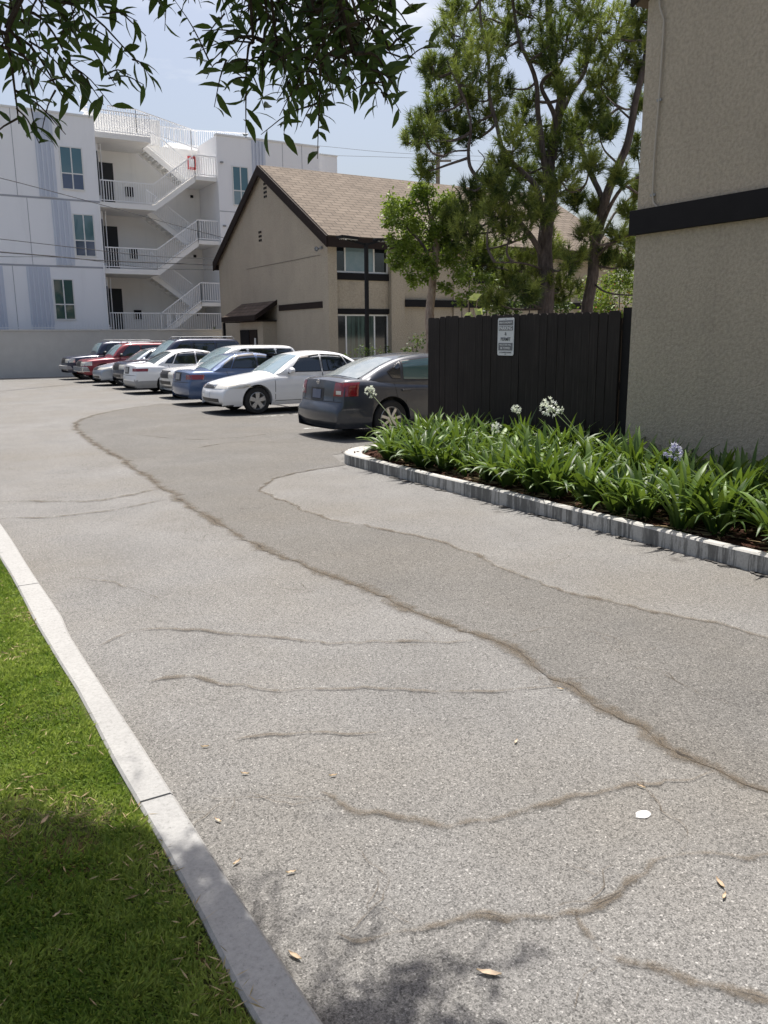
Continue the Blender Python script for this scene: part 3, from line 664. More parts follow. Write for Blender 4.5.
# porch
P0, P1 = 33.2-HY, 37.2-HY
m = MB(); m.prism([(-.97, P0, 2.60), (0, P0, 3.2), (0, P0, 3.3), (-.97, P0, 2.70)], (0, P1-P0, 0)); o = m.build('porch_roof', 'shingle_dark', hs); set_uv(o, lambda c: (c.y, c.x*1.2))
m = MB(); m.prism([(-1.03, P0-.06, 2.50), (0, P0-.06, 3.14), (0, P0-.06, 3.34), (-1.03, P0-.06, 2.70)], (0, .055, 0)); m.box(-1.04, -.975, P0, P1, 2.48, 2.69); m.box(-.95, -.02, P0+.01, P1, 2.44, 2.478); m.build('porch_fascia', 'dark_brown_trim', hs)
m = MB(); m.box(-1.0, -.9, P1-.15, P1-.05, -.1, 2.44); m.build('porch_post', 'dark_trim', hs)
m = MB(); m.box(-.62, -.003, P0+.15, P0+2.75, -.1, 2.43); m.build('porch_wall', 'stucco_house', hs)
d = MB().box(-.66, -.623, P0+.75, P0+1.55, .1, 2.1).build('door', 'dark_brown_trim', hs); MB().box(-.68, -.661, P0+.85, P0+1.0, 1.0, 1.75).build('door_notice', 'paper', d)
MB().box(-.66, -.623, P0+1.65, P0+2.7, .1, 2.1).build('door', 'dark_trim', hs)
# low dark fence by the porch and a shrub behind it
lf = thing('low_fence', 'low dark wooden fence at the right end of the retaining wall', 'fence', (13.6, 41.0, 0))
m = MB()
for i in range(11): m.box(-.9+i*.17, -.9+i*.17+.16, 0, .03, 0, 1.86)
m.build('boards', 'fence_paint', lf); MB().box(-.9, 1.0, .033, .08, 1.5, 1.6).build('rail', 'fence_paint', lf)

# ------------------------------------------------------------------ near stucco building on the right
nb = thing('stucco_building', 'tan stucco building wall with black band filling the right edge', 'building', (7.6, 6.97, 0))
m = MB(); m.prism([(0, 0, -.1), (0, -12, -.1), (0, -12, 5.3), (0, -6, 8.7), (0, 0, 5.3)], (9, 0, 0)); m.build('wall', 'stucco_tan', nb)
m = MB(); m.box(-.06, -.002, -12, .06, 2.87, 3.14); m.box(-.0019, 6, .003, .06, 2.87, 3.14); m.build('trim_band', 'dark_trim', nb, bevel=.004)
pts = [at_x(u, v, 7.575)-Vector((7.6, 6.97, 0)) for u, v in [(659, -40), (659, -5), (660, 8), (664, 20), (663, 40), (659, 100), (654.5, 155), (652.5, 195), (653.5, 203), (657, 207)]]
m = MB(); m.tube(pts, .011, 8); m.build('conduit', 'conduit_tan', nb, smooth=True)
m = MB()
for k in (1, 5, 7): q = pts[k]; m.box(q.x-.004, q.x+.02, q.y-.03, q.y+.03, q.z-.012, q.z+.012)
m.build('conduit_clip', 'grey_metal', nb)
m = MB()
for s, y0 in ((1, .10), (-1, -12.1)):
    z0 = 5.3-.1*.566; m.prism([(-.08, y0, z0+.03), (-.08, -6, 8.73), (-.08, -6, 8.9), (-.08, y0, z0+.2)], (9.5, 0, 0))
o = m.build('roof', 'shingle_tan', nb); set_uv(o, lambda c: (c.x, c.y*1.15))
m = MB()
for y0 in (.14, -12.14): m.prism([(-.13, y0, 5.27), (-.13, -6, 8.55), (-.13, -6, 8.92), (-.13, y0, 5.45)], (.048, 0, 0))
m.build('barge_board', 'dark_trim', nb)

# ------------------------------------------------------------------ black board fence and its sign
fn = thing('board_fence', 'tall black wooden board fence behind the lily bed', 'fence', (7.6, 6.98, 0))
m = MB(); y = .17; i = 0; rf_ = random.Random(11)
while y < 4.2:
    wd = rf_.choice([.135, .14, .15, .19]); h = 2.03+rf_.uniform(-.018, .012)+.006*y; off = rf_.uniform(-.006, .006); c = .022
    if y+wd > 4.28: wd = 4.28-y
    m.prism([(off, y, .03), (off, y+wd, .03), (off+rf_.uniform(-.004, .004), y+wd, h-c), (off, y+wd-c, h), (off, y+c, h), (off, y, h-c)], (.02, 0, 0)); y += wd+rf_.uniform(.004, .009)
m.build('boards', 'fence_paint', fn)
m = MB().box(.05, .07, .0, .165, .03, 2.07); m.build('end_board', 'dark_trim', fn)  # set-back board; the shadow on it is put into its darker colour
m = MB()
for z in (.35, 1.1, 1.8): m.box(.03, .07, .17, 4.25, z, z+.09)
m.build('rail', 'fence_paint', fn)
for y in (.25, 2.2, 4.2): MB().box(.073, .16, y-.045, y+.045, -.1, 1.95).build('post', 'fence_paint', fn)
# sign
sgn = thing('parking_sign', 'small weathered grey parking notice screwed to the black fence', 'sign', (7.58, 9.245, 1.74))
def rbox(y0, y1, z0, z1, r, x0, x1):
    pts = []
    for cy_, cz_, a0 in ((y1-r, z1-r, 0), (y0+r, z1-r, 90), (y0+r, z0+r, 180), (y1-r, z0+r, 270)):
        for k in range(5): a = R(a0+k*22.5); pts.append((x0, cy_+r*math.cos(a), cz_+r*math.sin(a)))
    return MB().prism(pts, (x1-x0, 0, 0))
rbox(-.178, .178, -.26, .26, .03, 0, .005).build('plate', 'sign_face', sgn)
def textobj(s, size, y, z, mat, parent, x=-.004, sx=1.0):
    cu = bpy.data.curves.new('txt', 'FONT'); cu.body = s; cu.size = size; cu.align_x = 'CENTER'; cu.align_y = 'CENTER'; cu.extrude = .0008; cu.offset = size*.012
    o = bpy.data.objects.new('txt', cu); COL.objects.link(o); bpy.context.view_layer.update()
    me = bpy.data.meshes.new_from_object(o.evaluated_get(bpy.context.evaluated_depsgraph_get())); bpy.data.objects.remove(o)
    me.materials.clear(); q = link('lettering', me, parent, [mat])
    q.matrix_local = Matrix(((0, 0, -1, x), (-sx, 0, 0, y), (0, 1, 0, z), (0, 0, 0, 1))); return q
for (z0, z1) in ((.165, .225), (-.185, -.085)): rbox(-.155, .155, z0-.005, z1, .006, -.0025, -.0001).build('text_panel', 'sign_ink', sgn)
rbox(-.155, .155, .085, .15, .006, -.0025, -.0001).build('text_panel', 'sign_ink', sgn)
textobj('PRIVATE PROPERTY', .032, 0, .193, 'sign_white', sgn); textobj('PARKING', .068, 0, .117, 'sign_white', sgn)
textobj('&', .06, 0, .04, 'sign_ink', sgn); textobj('PERMIT', .066, 0, -.035, 'sign_ink', sgn)
textobj('VIOLATORS WILL', .033, 0, -.112, 'sign_white', sgn); textobj('BE TOWED', .042, 0, -.158, 'sign_white', sgn); textobj('AT OWNERS EXPENSE', .026, 0, -.218, 'sign_ink', sgn)
for z in (.24, -.242): MB().lathe([(0, 0), (.008, 0), (.008, -.004), (0, -.005)], (-.001, 0, z), 'x', 10).build('screw', 'grey_metal', sgn)

# ------------------------------------------------------------------ twin-headed car park lamp
lx, ly = 15.0*25.6/26, 25.6
lp = thing('parking_lamp', 'black pole lamp with two flat heads in front of the tan house', 'street lamp', (lx-.02, ly, 0))
m = MB().box(-.055, .055, -.055, .055, .02, 4.92); m.build('pole', 'black_metal', lp)
MB().box(-.2, .2, -.2, .2, 0, .03).build('base_plate', 'black_metal', lp)
m = MB(); m.bar((-.7, .1, 5.0), (0, 0, 4.86), .07); m.bar((.55, -.1, 5.02), (0, 0, 4.86), .07); m.build('arm', 'black_metal', lp)
for s in (-1, 1):
    m = MB(); a = .35*s; b2 = 1.05*s; z0 = 5.0
    m.prism([(a, -.16, z0), (b2, -.2, z0+.03), (b2, .2, z0+.03), (a, .16, z0)], (0, 0, .09)); h = m.build('lamp_head', 'black_metal', lp, bevel=.02)
    MB().prism([(a+.05*s, -.12, z0-.02), (b2-.08*s, -.15, z0+.008), (b2-.08*s, .15, z0+.008), (a+.05*s, .12, z0-.02)], (0, 0, .012)).build('lens', 'lamp_clear', h)

# ------------------------------------------------------------------ cars
def smooth_line(pts, n):
    """resample a (x,z) polyline smoothly to n points"""
    c = catmull([(a, 0, b) for a, b in pts], 8); L = [0]
    for a, b in zip(c[:-1], c[1:]): L.append(L[-1]+(b-a).length)
    t = np.linspace(0, L[-1], n); return list(zip(np.interp(t, L, [p.x for p in c]), np.interp(t, L, [p.z for p in c])))
def shell(rows):
    """rows: list of half sections [(x,y,z)...] from centre top to centre bottom; mirrored to a closed skin"""
    m = MB(); k = len(rows[0]); ring = []
    for r in rows:
        full = list(r) + [(x, -y, z) for (x, y, z) in reversed(r[1:-1])]; ring.append(full)
    K = len(ring[0]); V = [p for r in ring for p in r]
    Fc = [(i*K+j, i*K+(j+1) % K, (i+1)*K+(j+1) % K, (i+1)*K+j) for i in range(len(ring)-1) for j in range(K)]
    Fc += [tuple(range(K))[::-1], tuple((len(ring)-1)*K+j for j in range(K))]
    m.add(V, Fc); return m
def make_car(sp, name, label, loc, rz, cat='car'):
    L, Wd = sp['L'], sp['W']/2; zb = sp.get('zb', .22); belt = sp['belt']; boxy = sp.get('boxy', 0)
    root = thing(name, label, cat, loc, rz, 'cars parked in a row')
    fz = lambda z: np.interp(z, [zb, zb+.12, zb+.35, .68, belt-.1, belt+.06], [.90, .965, .995, 1.0, .975-.01*(1-boxy), .925+.03*boxy])
    def plan(x):
        a = .15-.07*boxy; f = 1-a*max(0, (.75-x)/.75)**2; r = 1-(.11-.05*boxy)*max(0, (x-L+.8)/.8)**2; return Wd*f*r
    bow = lambda x, y: (.16-.08*boxy)*(y/Wd)**2*(max(0, 1-x/1.1)-.8*max(0, 1-(L-x)/1.1))
    rows = []
    for (x, z) in smooth_line(sp['low'], 72):
        z = max(z, zb+.03); w = plan(x); r = min(.07, (z-zb)*.35); r1 = []
        ws = w*fz(z-r*.3)-r*1.1
        for q in (0, .3, .55, .78, .92): r1.append((q*ws, z-.035*(q**2.2)*min(1, (z-zb)/.5)))
        for a in (0, 35, 70): r1.append((ws+r*math.sin(R(a)), z-.035*min(1, (z-zb)/.5)-r*(1-math.cos(R(a)))))
        z2 = r1[-1][1]; 
        for q in np.linspace(.06, 1, 12): zz = z2+(zb-z2)*q; r1.append((w*fz(zz), zz))
        r1.append((w*.7, zb-.0)); r1.append((0, zb))
        rows.append([(x+bow(x, y), y, zz) for (y, zz) in r1])
    lo = shell(rows); me = lo.mesh('b'); bm = bmesh.new(); bm.from_mesh(me); bmesh.ops.recalc_face_normals(bm, faces=bm.faces); bm.to_mesh(me); bm.free()
    ob = bpy.data.objects.new('tmpb', me); COL.objects.link(ob)
    wr = sp['wr']; cut = MB()
    for xw in sp['wx']:
        for s in (-1, 1):
            ys = sorted((s*(Wd-.30), s*(Wd+.3))); n = 28
            cut.lathe([(wr+.055, ys[0]), (wr+.055, ys[1])], (xw, 0, wr+.01), 'y', n); k = len(cut.v)
            cut.f.append(tuple(range(k-2*n, k-n))); cut.f.append(tuple(range(k-n, k))); cut.m += [0, 0]
    cme = cut.mesh('c'); bm = bmesh.new(); bm.from_mesh(cme); bmesh.ops.recalc_face_normals(bm, faces=bm.faces); bm.to_mesh(cme); bm.free()
    oc = bpy.data.objects.new('tmpc', cme); COL.objects.link(oc)
    md = ob.modifiers.new('b', 'BOOLEAN'); md.object = oc; md.operation = 'DIFFERENCE'; md.solver = 'EXACT'
    bpy.context.view_layer.update(); dg = bpy.context.evaluated_depsgraph_get(); nm = bpy.data.meshes.new_from_object(ob.evaluated_get(dg))
    bpy.data.objects.remove(ob); bpy.data.objects.remove(oc)
    # greenhouse
    gr = []; gl = smooth_line(sp['gh'], 40); xa, xb_ = gl[0][0], gl[-1][0]; xm = (xa+xb_)/2
    th = sp.get('tumble', .36)
    for (x, z) in gl:
        z = max(z, belt-.16)
        def yg(zz, x=x): return (Wd*.935-max(0, zz-belt)*th)*(1-.05*((x-xm)/(xb_-xa)*2)**2)
        r = min(.07, max(.005, (z-belt)*.5)); ws = yg(z)-r*1.2; r1 = [(q*ws, z-.028*q*q) for q in (0, .3, .6, .85)]
        for a in (0, 30, 60): r1.append((ws+r*1.1*math.sin(R(a)), z-.028-r*(1-math.cos(R(a)))))
        z2 = r1[-1][1]
        for q in np.linspace(.1, 1, 6): zz = z2+(belt-.2-z2)*q; r1.append((yg(max(zz, belt)), zz))
        r1.append((0, belt-.2))
        e = (x-xm)/(xb_-xa)*2; bw = -sp.get('wbow', .16)*e*abs(e)**2
        gr.append([(x+bw*(y/Wd)**2, y, zz) for (y, zz) in r1])
    gh = shell(gr)
    base = len(nm.vertices); V = [tuple(v.co) for v in nm.vertices]+[tuple(p) for p in gh.v]; Fc = [tuple(p.vertices) for p in nm.polygons]; nlow = len(Fc); Fc += [tuple(i+base for i in f) for f in gh.f]
    bvh = BVHTree.FromPolygons([Vector(v) for v in V], Fc)
    me = bpy.data.meshes.new('body'); me.from_pydata([(a-L/2, b, c) for a, b, c in V], [], Fc)
    bm = bmesh.new(); bm.from_mesh(me); bmesh.ops.recalc_face_normals(bm, faces=bm.faces)
    two = sp.get('two')
    for f in bm.faces:
        c = f.calc_center_median(); f.material_index = 0
        for xw in sp['wx']:
            if (c.x+L/2-xw)**2+(c.z-wr-.01)**2 < (wr+.045)**2 and f.index < nlow: f.material_index = 1
        if c.z < zb+.02: f.material_index = 1
        if two and f.material_index == 0 and c.z < two: f.material_index = 2
    bm.to_mesh(me); bm.free(); me.shade_smooth(); me.set_sharp_from_angle(angle=R(38))
    body = link('body', me, root, [sp['paint'], 'plastic_black', sp.get('two_mat', 'bumper_grey')])
    def decal(nm_, cs, d, mat, par=root, off=.006, nu=10, nv=6):
        """patch laid on the body: four corners cast along d; given rim thickness"""
        d = Vector(d).normalized(); cs = [Vector(c) for c in cs]; P = []; ok = True
        for j in range(nv+1):
            for i in range(nu+1):
                u, v = i/nu, j/nv; p = (cs[0]*(1-u)+cs[1]*u)*(1-v)+(cs[3]*(1-u)+cs[2]*u)*v
                h, nn, _, _ = bvh.ray_cast(p-d*1.5, d)
                if h is None: h = p; nn = -d
                if nn.dot(d) > 0: nn = -nn
                P.append((h+nn*off)-Vector((L/2, 0, 0)))
        m = MB(); N = len(P); dd = d*(off+.004)
        m.add(P+[p+dd for p in P], [(j*(nu+1)+i, j*(nu+1)+i+1, (j+1)*(nu+1)+i+1, (j+1)*(nu+1)+i) for j in range(nv) for i in range(nu)])
        b = [i for i in range(nu+1)]+[(j+1)*(nu+1)-1 for j in range(1, nv+1)]+[nv*(nu+1)+i for i in range(nu-1, -1, -1)]+[j*(nu+1) for j in range(nv-1, 0, -1)]
        m.f += [(b[k], b[(k+1) % len(b)], b[(k+1) % len(b)]+N, b[k]+N) for k in range(len(b))]; m.m += [0]*len(b)
        return m.build(nm_, mat, par, smooth=True, ang=50)
    for s in (-1, 1):
        for q in sp['side']:
            cs = [(x, s*2, z) for x, z in q[0]]; decal('side_window', cs, (0, -s, 0), q[1])
            # dark rubber surround
            cx_ = sum(c[0] for c in q[0])/4; cz_ = sum(c[1] for c in q[0])/4
            decal('window_seal', [(cx_+(x-cx_)*1.0+math.copysign(.022, x-cx_), s*2, cz_+(z-cz_)+math.copysign(.018, z-cz_)) for x, z in q[0]], (0, -s, 0), 'plastic_black', body, off=.003)
    (wb, wt, rb, rt) = sp['ws'], sp['wt'], sp['rs'], sp['rt']
    yb_, yt_ = Wd*.80, Wd*.66
    decal('windshield', [(wb, -yb_, 3), (wb, yb_, 3), (wt, yt_, 3), (wt, -yt_, 3)], (0, 0, -1), sp.get('wglass', 'glass_pale'), nu=12, nv=10)
    if sp.get('hatch'):
        decal('rear_window', [(L+1, -yb_*.95, rb), (L+1, yb_*.95, rb), (L+1, yt_*.95, rt), (L+1, -yt_*.95, rt)], (-1, 0, 0), sp.get('rglass', 'glass_dark'), nu=12, nv=8)
    else:
        decal('rear_window', [(rb, -yb_*.9, 3), (rb, yb_*.9, 3), (rt, yt_*.92, 3), (rt, -yt_*.92, 3)], (0, 0, -1), sp.get('rglass', 'glass_mid'), nu=12, nv=10)
    for s in (-1, 1):
        h = sp['head']; decal('headlight', [(h[0], s*h[2], h[4]), (h[1], s*h[3], h[4]+.02), (h[1], s*h[3], h[5]), (h[0], s*h[2], h[5]-.02)], (1, -s*.75, 0), sp.get('lampmat', 'lamp_clear'))
        h = sp['tail']; decal('taillight', [(h[0], s*h[2], h[4]), (h[1], s*h[3], h[4]), (h[1], s*h[3], h[5]), (h[0]+sp.get('tslant', 0), s*h[2], h[5])], (-1, -s*.8, 0), 'lamp_red')
        if sp.get('tail2'):
            h = sp['tail2']; decal('taillight', [(h[0], s*h[2], h[4]), (h[1], s*h[3], h[4]), (h[1], s*h[3], h[5]), (h[0], s*h[2], h[5])], (-1, -s*.8, 0), 'lamp_clear', off=.009)
    g_ = sp['grille']; decal('grille', [(-1, -g_[0], g_[1]), (-1, g_[0], g_[1]), (-1, g_[0], g_[2]), (-1, -g_[0], g_[2])], (1, 0, 0), 'plastic_black')
    if sp.get('grille_bar'): decal('grille_trim', [(-1, -g_[0], g_[2]-.005), (-1, g_[0], g_[2]-.005), (-1, g_[0], g_[2]+.02), (-1, -g_[0], g_[2]+.02)], (1, 0, 0), 'chrome', off=.012)
    a_ = sp['intake']; decal('air_intake', [(-1, -a_[0], a_[1]), (-1, a_[0], a_[1]), (-1, a_[0]*1.05, a_[2]), (-1, -a_[0]*1.05, a_[2])], (1, 0, 0), 'plastic_black')
    pz = sp['plate_z']; p_ = decal('licence_plate', [(L+1, -.155, pz-.075), (L+1, .155, pz-.075), (L+1, .155, pz+.075), (L+1, -.155, pz+.075)], (-1, 0, 0), sp.get('plate', 'plate_white'), off=.014)
    decal('plate_recess', [(L+1, -.24, pz-.11), (L+1, .24, pz-.11), (L+1, .24, pz+.11), (L+1, -.24, pz+.11)], (-1, 0, 0), 'plastic_black', body, off=.004)
    if sp.get('fplate'): decal('licence_plate', [(-1, -.15, .40), (-1, .15, .40), (-1, .15, .53), (-1, -.15, .53)], (1, 0, 0), 'plate_white', off=.014)
    # panel gaps
    for s in (-1, 1):
        for (x0, z0, x1, z1) in sp['gaps']:
            dx, dz = x1-x0, z1-z0; l = math.hypot(dx, dz); nx_, nz_ = -dz/l*.006, dx/l*.006
            decal('panel_gap', [(x0-nx_, s*2, z0-nz_), (x0+nx_, s*2, z0+nz_), (x1+nx_, s*2, z1+nz_), (x1-nx_, s*2, z1-nz_)], (0, -s, 0), 'seam', body, off=.0015, nu=1, nv=10)
        for hx in sp['handles']:
            h, nn, _, _ = bvh.ray_cast(Vector((hx, s*2, belt-.13)), Vector((0, -s, 0)))
            if h: MB().box(h.x-L/2-.09, h.x-L/2+.09, h.y-.005 if s > 0 else h.y-.03, h.y+.03 if s > 0 else h.y+.005, h.z-.015, h.z+.015).build('door_handle', sp['paint'] if not boxy else 'plastic_black', root, bevel=.006)
        mxp = sp['mirror']; mz = belt+.06; h, _, _, _ = bvh.ray_cast(Vector((mxp, s*2, belt+.01)), Vector((0, -s, 0))); hy = h.y if h else s*Wd*.93
        m = MB(); m.lathe([(0, -.08), (.055, -.075), (.075, -.03), (.078, .03), (.07, .05), (0, .05)], (0, 0, 0), 'x', 12)
        m.v = [(v[0]*.8+mxp-L/2, v[1]*1.45+hy+s*.15, v[2]*.95+mz) for v in m.v]; k_ = m.build('mirror', sp['paint'] if not boxy else 'plastic_black', root, smooth=True)
        MB().bar((mxp-L/2, hy-s*.02, belt+.0), (mxp-L/2, hy+s*.08, mz-.02), .06, .04).build('mirror_arm', 'plastic_black', k_)
        if sp.get('moulding'): decal('side_moulding', [(sp['wx'][0]+.42, s*2, .46), (sp['wx'][1]-.42, s*2, .46), (sp['wx'][1]-.42, s*2, .50), (sp['wx'][0]+.42, s*2, .50)], (0, -s, 0), sp['moulding'], body, off=.008, nu=10, nv=1)
    if sp.get('emblem'):
        m = MB(); hh, _, _, _ = bvh.ray_cast(Vector((L+1, 0, sp['emblem'])), Vector((-1, 0, 0))); ex = hh.x-L/2+.004
        m.lathe([(.034, 0), (.045, 0), (.045, .008), (.034, .008)], (ex, 0, sp['emblem']), 'x', 20, closed=True); m.box(ex, ex+.011, -.062, .062, sp['emblem']-.009, sp['emblem']+.009); m.build('emblem', 'chrome', root)
    if sp.get('bumper_line'):
        for zz in sp['bumper_line']:
            decal('bumper_gap', [(L+1, -Wd*.86, zz-.006), (L+1, Wd*.86, zz-.006), (L+1, Wd*.86, zz+.006), (L+1, -Wd*.86, zz+.006)], (-1, 0, 0), 'seam', body, off=.002, nu=14, nv=1)
    if sp.get('chrome_front'):
        z0, z1 = sp['chrome_front']; m = MB(); y = Wd*.93
        m.prism([(-.10, -y, z0), (-.10, y, z0), (-.02, y, z0), (-.02, -y, z0)] if False else [(-L/2-.07, -y*.8, z0), (-L/2+.0, -y, z0), (-L/2+.3, -y, z0), (-L/2+.3, y, z0), (-L/2+.0, y, z0), (-L/2-.07, y*.8, z0)], (0, 0, z1-z0)); m.build('front_bumper', sp.get('bump_mat', 'chrome'), root, bevel=.02)
    if sp.get('rack'):
        x0, x1, z = sp['rack']
        for s in (-1, 1):
            m = MB(); m.tube([(x0-L/2, s*Wd*.62, z-.04), (x0+.08-L/2, s*Wd*.62, z+.045), (x1-.08-L/2, s*Wd*.62, z+.045), (x1-L/2, s*Wd*.62, z-.04)], .018, 8); m.build('roof_rail', 'grey_metal', root)
        for xx in (x0+.5, x1-.5): MB().box(xx-L/2-.025, xx-L/2+.025, -Wd*.62, Wd*.62, z+.05, z+.07).build('rack_bar', 'plastic_black', root)
    # wheels
    tw = .205
    for xw in sp['wx']:
        for s in (-1, 1):
            y0 = s*(Wd-.03); c = (xw-L/2, y0-s*tw/2, wr); r = wr; rr_ = wr*.66
            m = MB(); m.lathe([(rr_, -tw/2), (r-.03, -tw/2), (r-.006, -tw/2+.025), (r, -tw/2+.05), (r, tw/2-.05), (r-.006, tw/2-.025), (r-.03, tw/2), (rr_, tw/2)], c, 'y', 32, closed=True)
            t = m.build('wheel', 'tyre', root, smooth=True, ang=30)
            m = MB(); e = s*tw/2; m.lathe([(rr_+.004, e-s*.01), (rr_-.012, e-s*.004), (rr_-.03, e-s*.05), (rr_-.03, e-s*.12)], c, 'y', 32)
            m.lathe([(0, e-s*.012), (.05, e-s*.014), (.058, e-s*.04)], c, 'y', 16)
            for k in range(sp.get('spokes', 5)):
                a = 2*math.pi*k/sp.get('spokes', 5)+.3; ca, sa = math.cos(a), math.sin(a); w0, w1 = (.038, .052*rr_/.2) if sp.get('spokes', 5) == 5 else (.022, .026)
                p = lambda rr2, ww, dy: (c[0]+ca*rr2-sa*ww, c[1]+e+dy, c[2]+sa*rr2+ca*ww)
                m.add([p(.04, -w0, -s*.016), p(.04, w0, -s*.016), p(rr_-.02, w1, -s*.01), p(rr_-.02, -w1, -s*.01), p(.04, -w0, -s*.05), p(.04, w0, -s*.05), p(rr_-.02, w1, -s*.045), p(rr_-.02, -w1, -s*.045)],
                      [(0, 1, 2, 3), (7, 6, 5, 4), (0, 4, 5, 1), (1, 5, 6, 2), (2, 6, 7, 3), (3, 7, 4, 0)])
            m.build('rim', 'alloy', t, smooth=True, ang=30)
            MB().lathe([(rr_-.028, e-s*.06), (0, e-s*.06)], c, 'y', 24).build('brake_disc', 'plastic_black', t)
    return root, decal

def sedan(L=4.8, W=1.78, H=1.44, paint='paint_white', **k):
    q = L/4.8; h = H/1.44
    S = lambda pts: [(x*q, z*h if z > .7 else z) for x, z in pts]
    d = dict(L=L, W=W, belt=.93*h, paint=paint, wr=.315, wx=(.93*q, 3.66*q), zb=.2,
        low=S([(.16, .2), (.05, .28), (.0, .42), (.02, .55), (.06, .63), (.18, .72), (.6, .82), (1.1, .90), (1.45, .94), (2.2, .94), (3.2, .955), (3.9, .98), (4.4, .985), (4.66, .965), (4.72, .90), (4.745, .75), (4.78, .60), (4.8, .48), (4.78, .33), (4.68, .22)]),
        gh=S([(1.15, .80), (1.30, .90), (1.62, 1.10), (1.98, 1.30), (2.2, 1.38), (2.6, 1.435), (3.0, 1.43), (3.35, 1.37), (3.65, 1.23), (3.95, 1.07), (4.15, .94), (4.25, .80)]),
        side=[(S([(1.78, .965), (2.62, .965), (2.62, 1.345), (2.18, 1.31)]), 'glass_dark'), (S([(2.70, .965), (3.42, .98), (3.22, 1.31), (2.70, 1.345)]), 'glass_dark'), (S([(3.50, .99), (3.70, 1.0), (3.58, 1.10), (3.30, 1.29)]), 'glass_dark')],
        ws=1.42*q, wt=2.10*q, rs=4.03*q, rt=3.40*q, head=(-.1, .50*q, .44, .98, .60, .71), tail=(L+.15, L-.32, .50, 1.0, .64, .84), grille=(.36, .60, .68), intake=(.52, .30, .38), plate_z=.76,
        gaps=[(1.38*q, .28, 1.38*q, .9*h), (1.38*q, .3, 2.62*q, .3), (2.66*q, .28, 2.66*q, 1.36*h), (2.66*q, .3, 3.28*q, .3), (3.56*q, .66, 3.60*q, .93*h), (3.28*q, .3, 3.4*q, .66)], handles=(2.44*q, 3.38*q), mirror=1.78*q)
    d.update(k); return d
def suv(L=4.6, W=1.8, H=1.7, paint='paint_navy', nose=1.2, rake=.5, hood=1.0, **k):
    b = hood+.06
    d = dict(L=L, W=W, belt=b, paint=paint, wr=.36, wx=(.85, L-.95), zb=.32, boxy=.8, tumble=.25, wbow=.08, hatch=True, rglass='glass_dark',
        low=[(.12, .32), (.02, .42), (.0, .60), (.02, .78), (.05, hood-.14), (.16, hood-.05), (.6, hood), (nose, b-.02), (L/2, b), (L-.5, b+.01), (L-.12, b), (L-.04, b-.1), (L-.01, .8), (L, .6), (L-.02, .45), (L-.1, .34)],
        gh=[(nose-.1, b-.15), (nose+.05, b), (nose+rake*.55, b+(H-b)*.55), (nose+rake, H-.06), (nose+rake+.35, H-.005), (L/2+.4, H), (L-.7, H-.01), (L-.38, H-.05), (L-.25, H-.2), (L-.13, b+.1), (L-.10, b-.15)],
        side=[([(nose+.42, b+.03), (nose+1.25, b+.03), (nose+1.25, H-.12), (nose+rake+.22, H-.13)], 'glass_dark'), ([(nose+1.33, b+.03), (nose+2.2, b+.03), (nose+2.15, H-.12), (nose+1.33, H-.12)], 'glass_dark'), ([(nose+2.28, b+.03), (L-.30, b+.04), (L-.45, H-.14), (nose+2.24, H-.12)], 'glass_dark')],
        ws=nose+.13, wt=nose+rake-.02, rs=b+.06, rt=H-.14, head=(-.1, .28, .50, .92, hood-.30, hood-.12), tail=(L+.1, L-.12, .72, .98, .72, 1.02), grille=(.42, hood-.32, hood-.1), intake=(.5, .42, .52), plate_z=.72,
        gaps=[(nose+.1, .4, nose+.1, b-.05), (nose+1.29, .4, nose+1.29, H-.12), (nose+2.2, .7, nose+2.24, b)], handles=(nose+1.1, nose+2.0), mirror=nose+.42)
    d.update(k); return d
FX = 6.72
def park(sp, name, label, y, front, nose_out, cat='car', yaw=0):
    L = sp['L']; loc = (front+L/2, y, 0)
    return make_car(sp, name, label, loc, (0 if nose_out else math.pi)+R(yaw), cat)
PY = [13.2-.02, 18.9, 21.8, 24.65, 27.5, 30.3, 33.2, 36.0, 38.9]
# charcoal saloon, tail to the drive
gsp = sedan(L=4.86, W=1.79, H=1.47, paint='paint_charcoal', wr=.335, wx=(.93, 3.73), rglass='glass_dusty', plate='plate_dark', plate_z=.78, emblem=.985, spokes=7,
    low=[(.16, .2), (.05, .28), (.0, .42), (.02, .55), (.06, .64), (.18, .74), (.6, .86), (1.1, .94), (1.45, .97), (2.2, .97), (3.2, 1.0), (3.8, 1.04), (4.3, 1.07), (4.62, 1.065), (4.70, 1.02), (4.735, .88), (4.765, .66), (4.83, .60), (4.86, .50), (4.85, .38), (4.76, .24)],
    gh=[(1.1, .82), (1.30, .95), (1.62, 1.14), (1.98, 1.32), (2.25, 1.41), (2.65, 1.465), (3.05, 1.46), (3.45, 1.40), (3.85, 1.27), (4.15, 1.14), (4.35, 1.05), (4.45, .85)],
    side=[([(1.80, 1.0), (2.68, 1.0), (2.68, 1.375), (2.22, 1.33)], 'glass_green'), ([(2.76, 1.0), (3.44, 1.02), (3.40, 1.32), (2.76, 1.375)], 'glass_green'), ([(3.50, 1.03), (3.66, 1.045), (3.74, 1.14), (3.47, 1.31)], 'glass_dark')],
    rs=4.30, rt=3.50, belt=.965, tail=(4.95, 4.60, .74, 1.02, .76, .99), tslant=-.06, tail2=(4.90, 4.80, .79, .86, .79, .85), bumper_line=(.66,))
grey, gdec = park(gsp, 'saloon_car', 'dark grey saloon with its boot to the driveway, nearest car, half behind the fence', 13.2, 6.45, False)
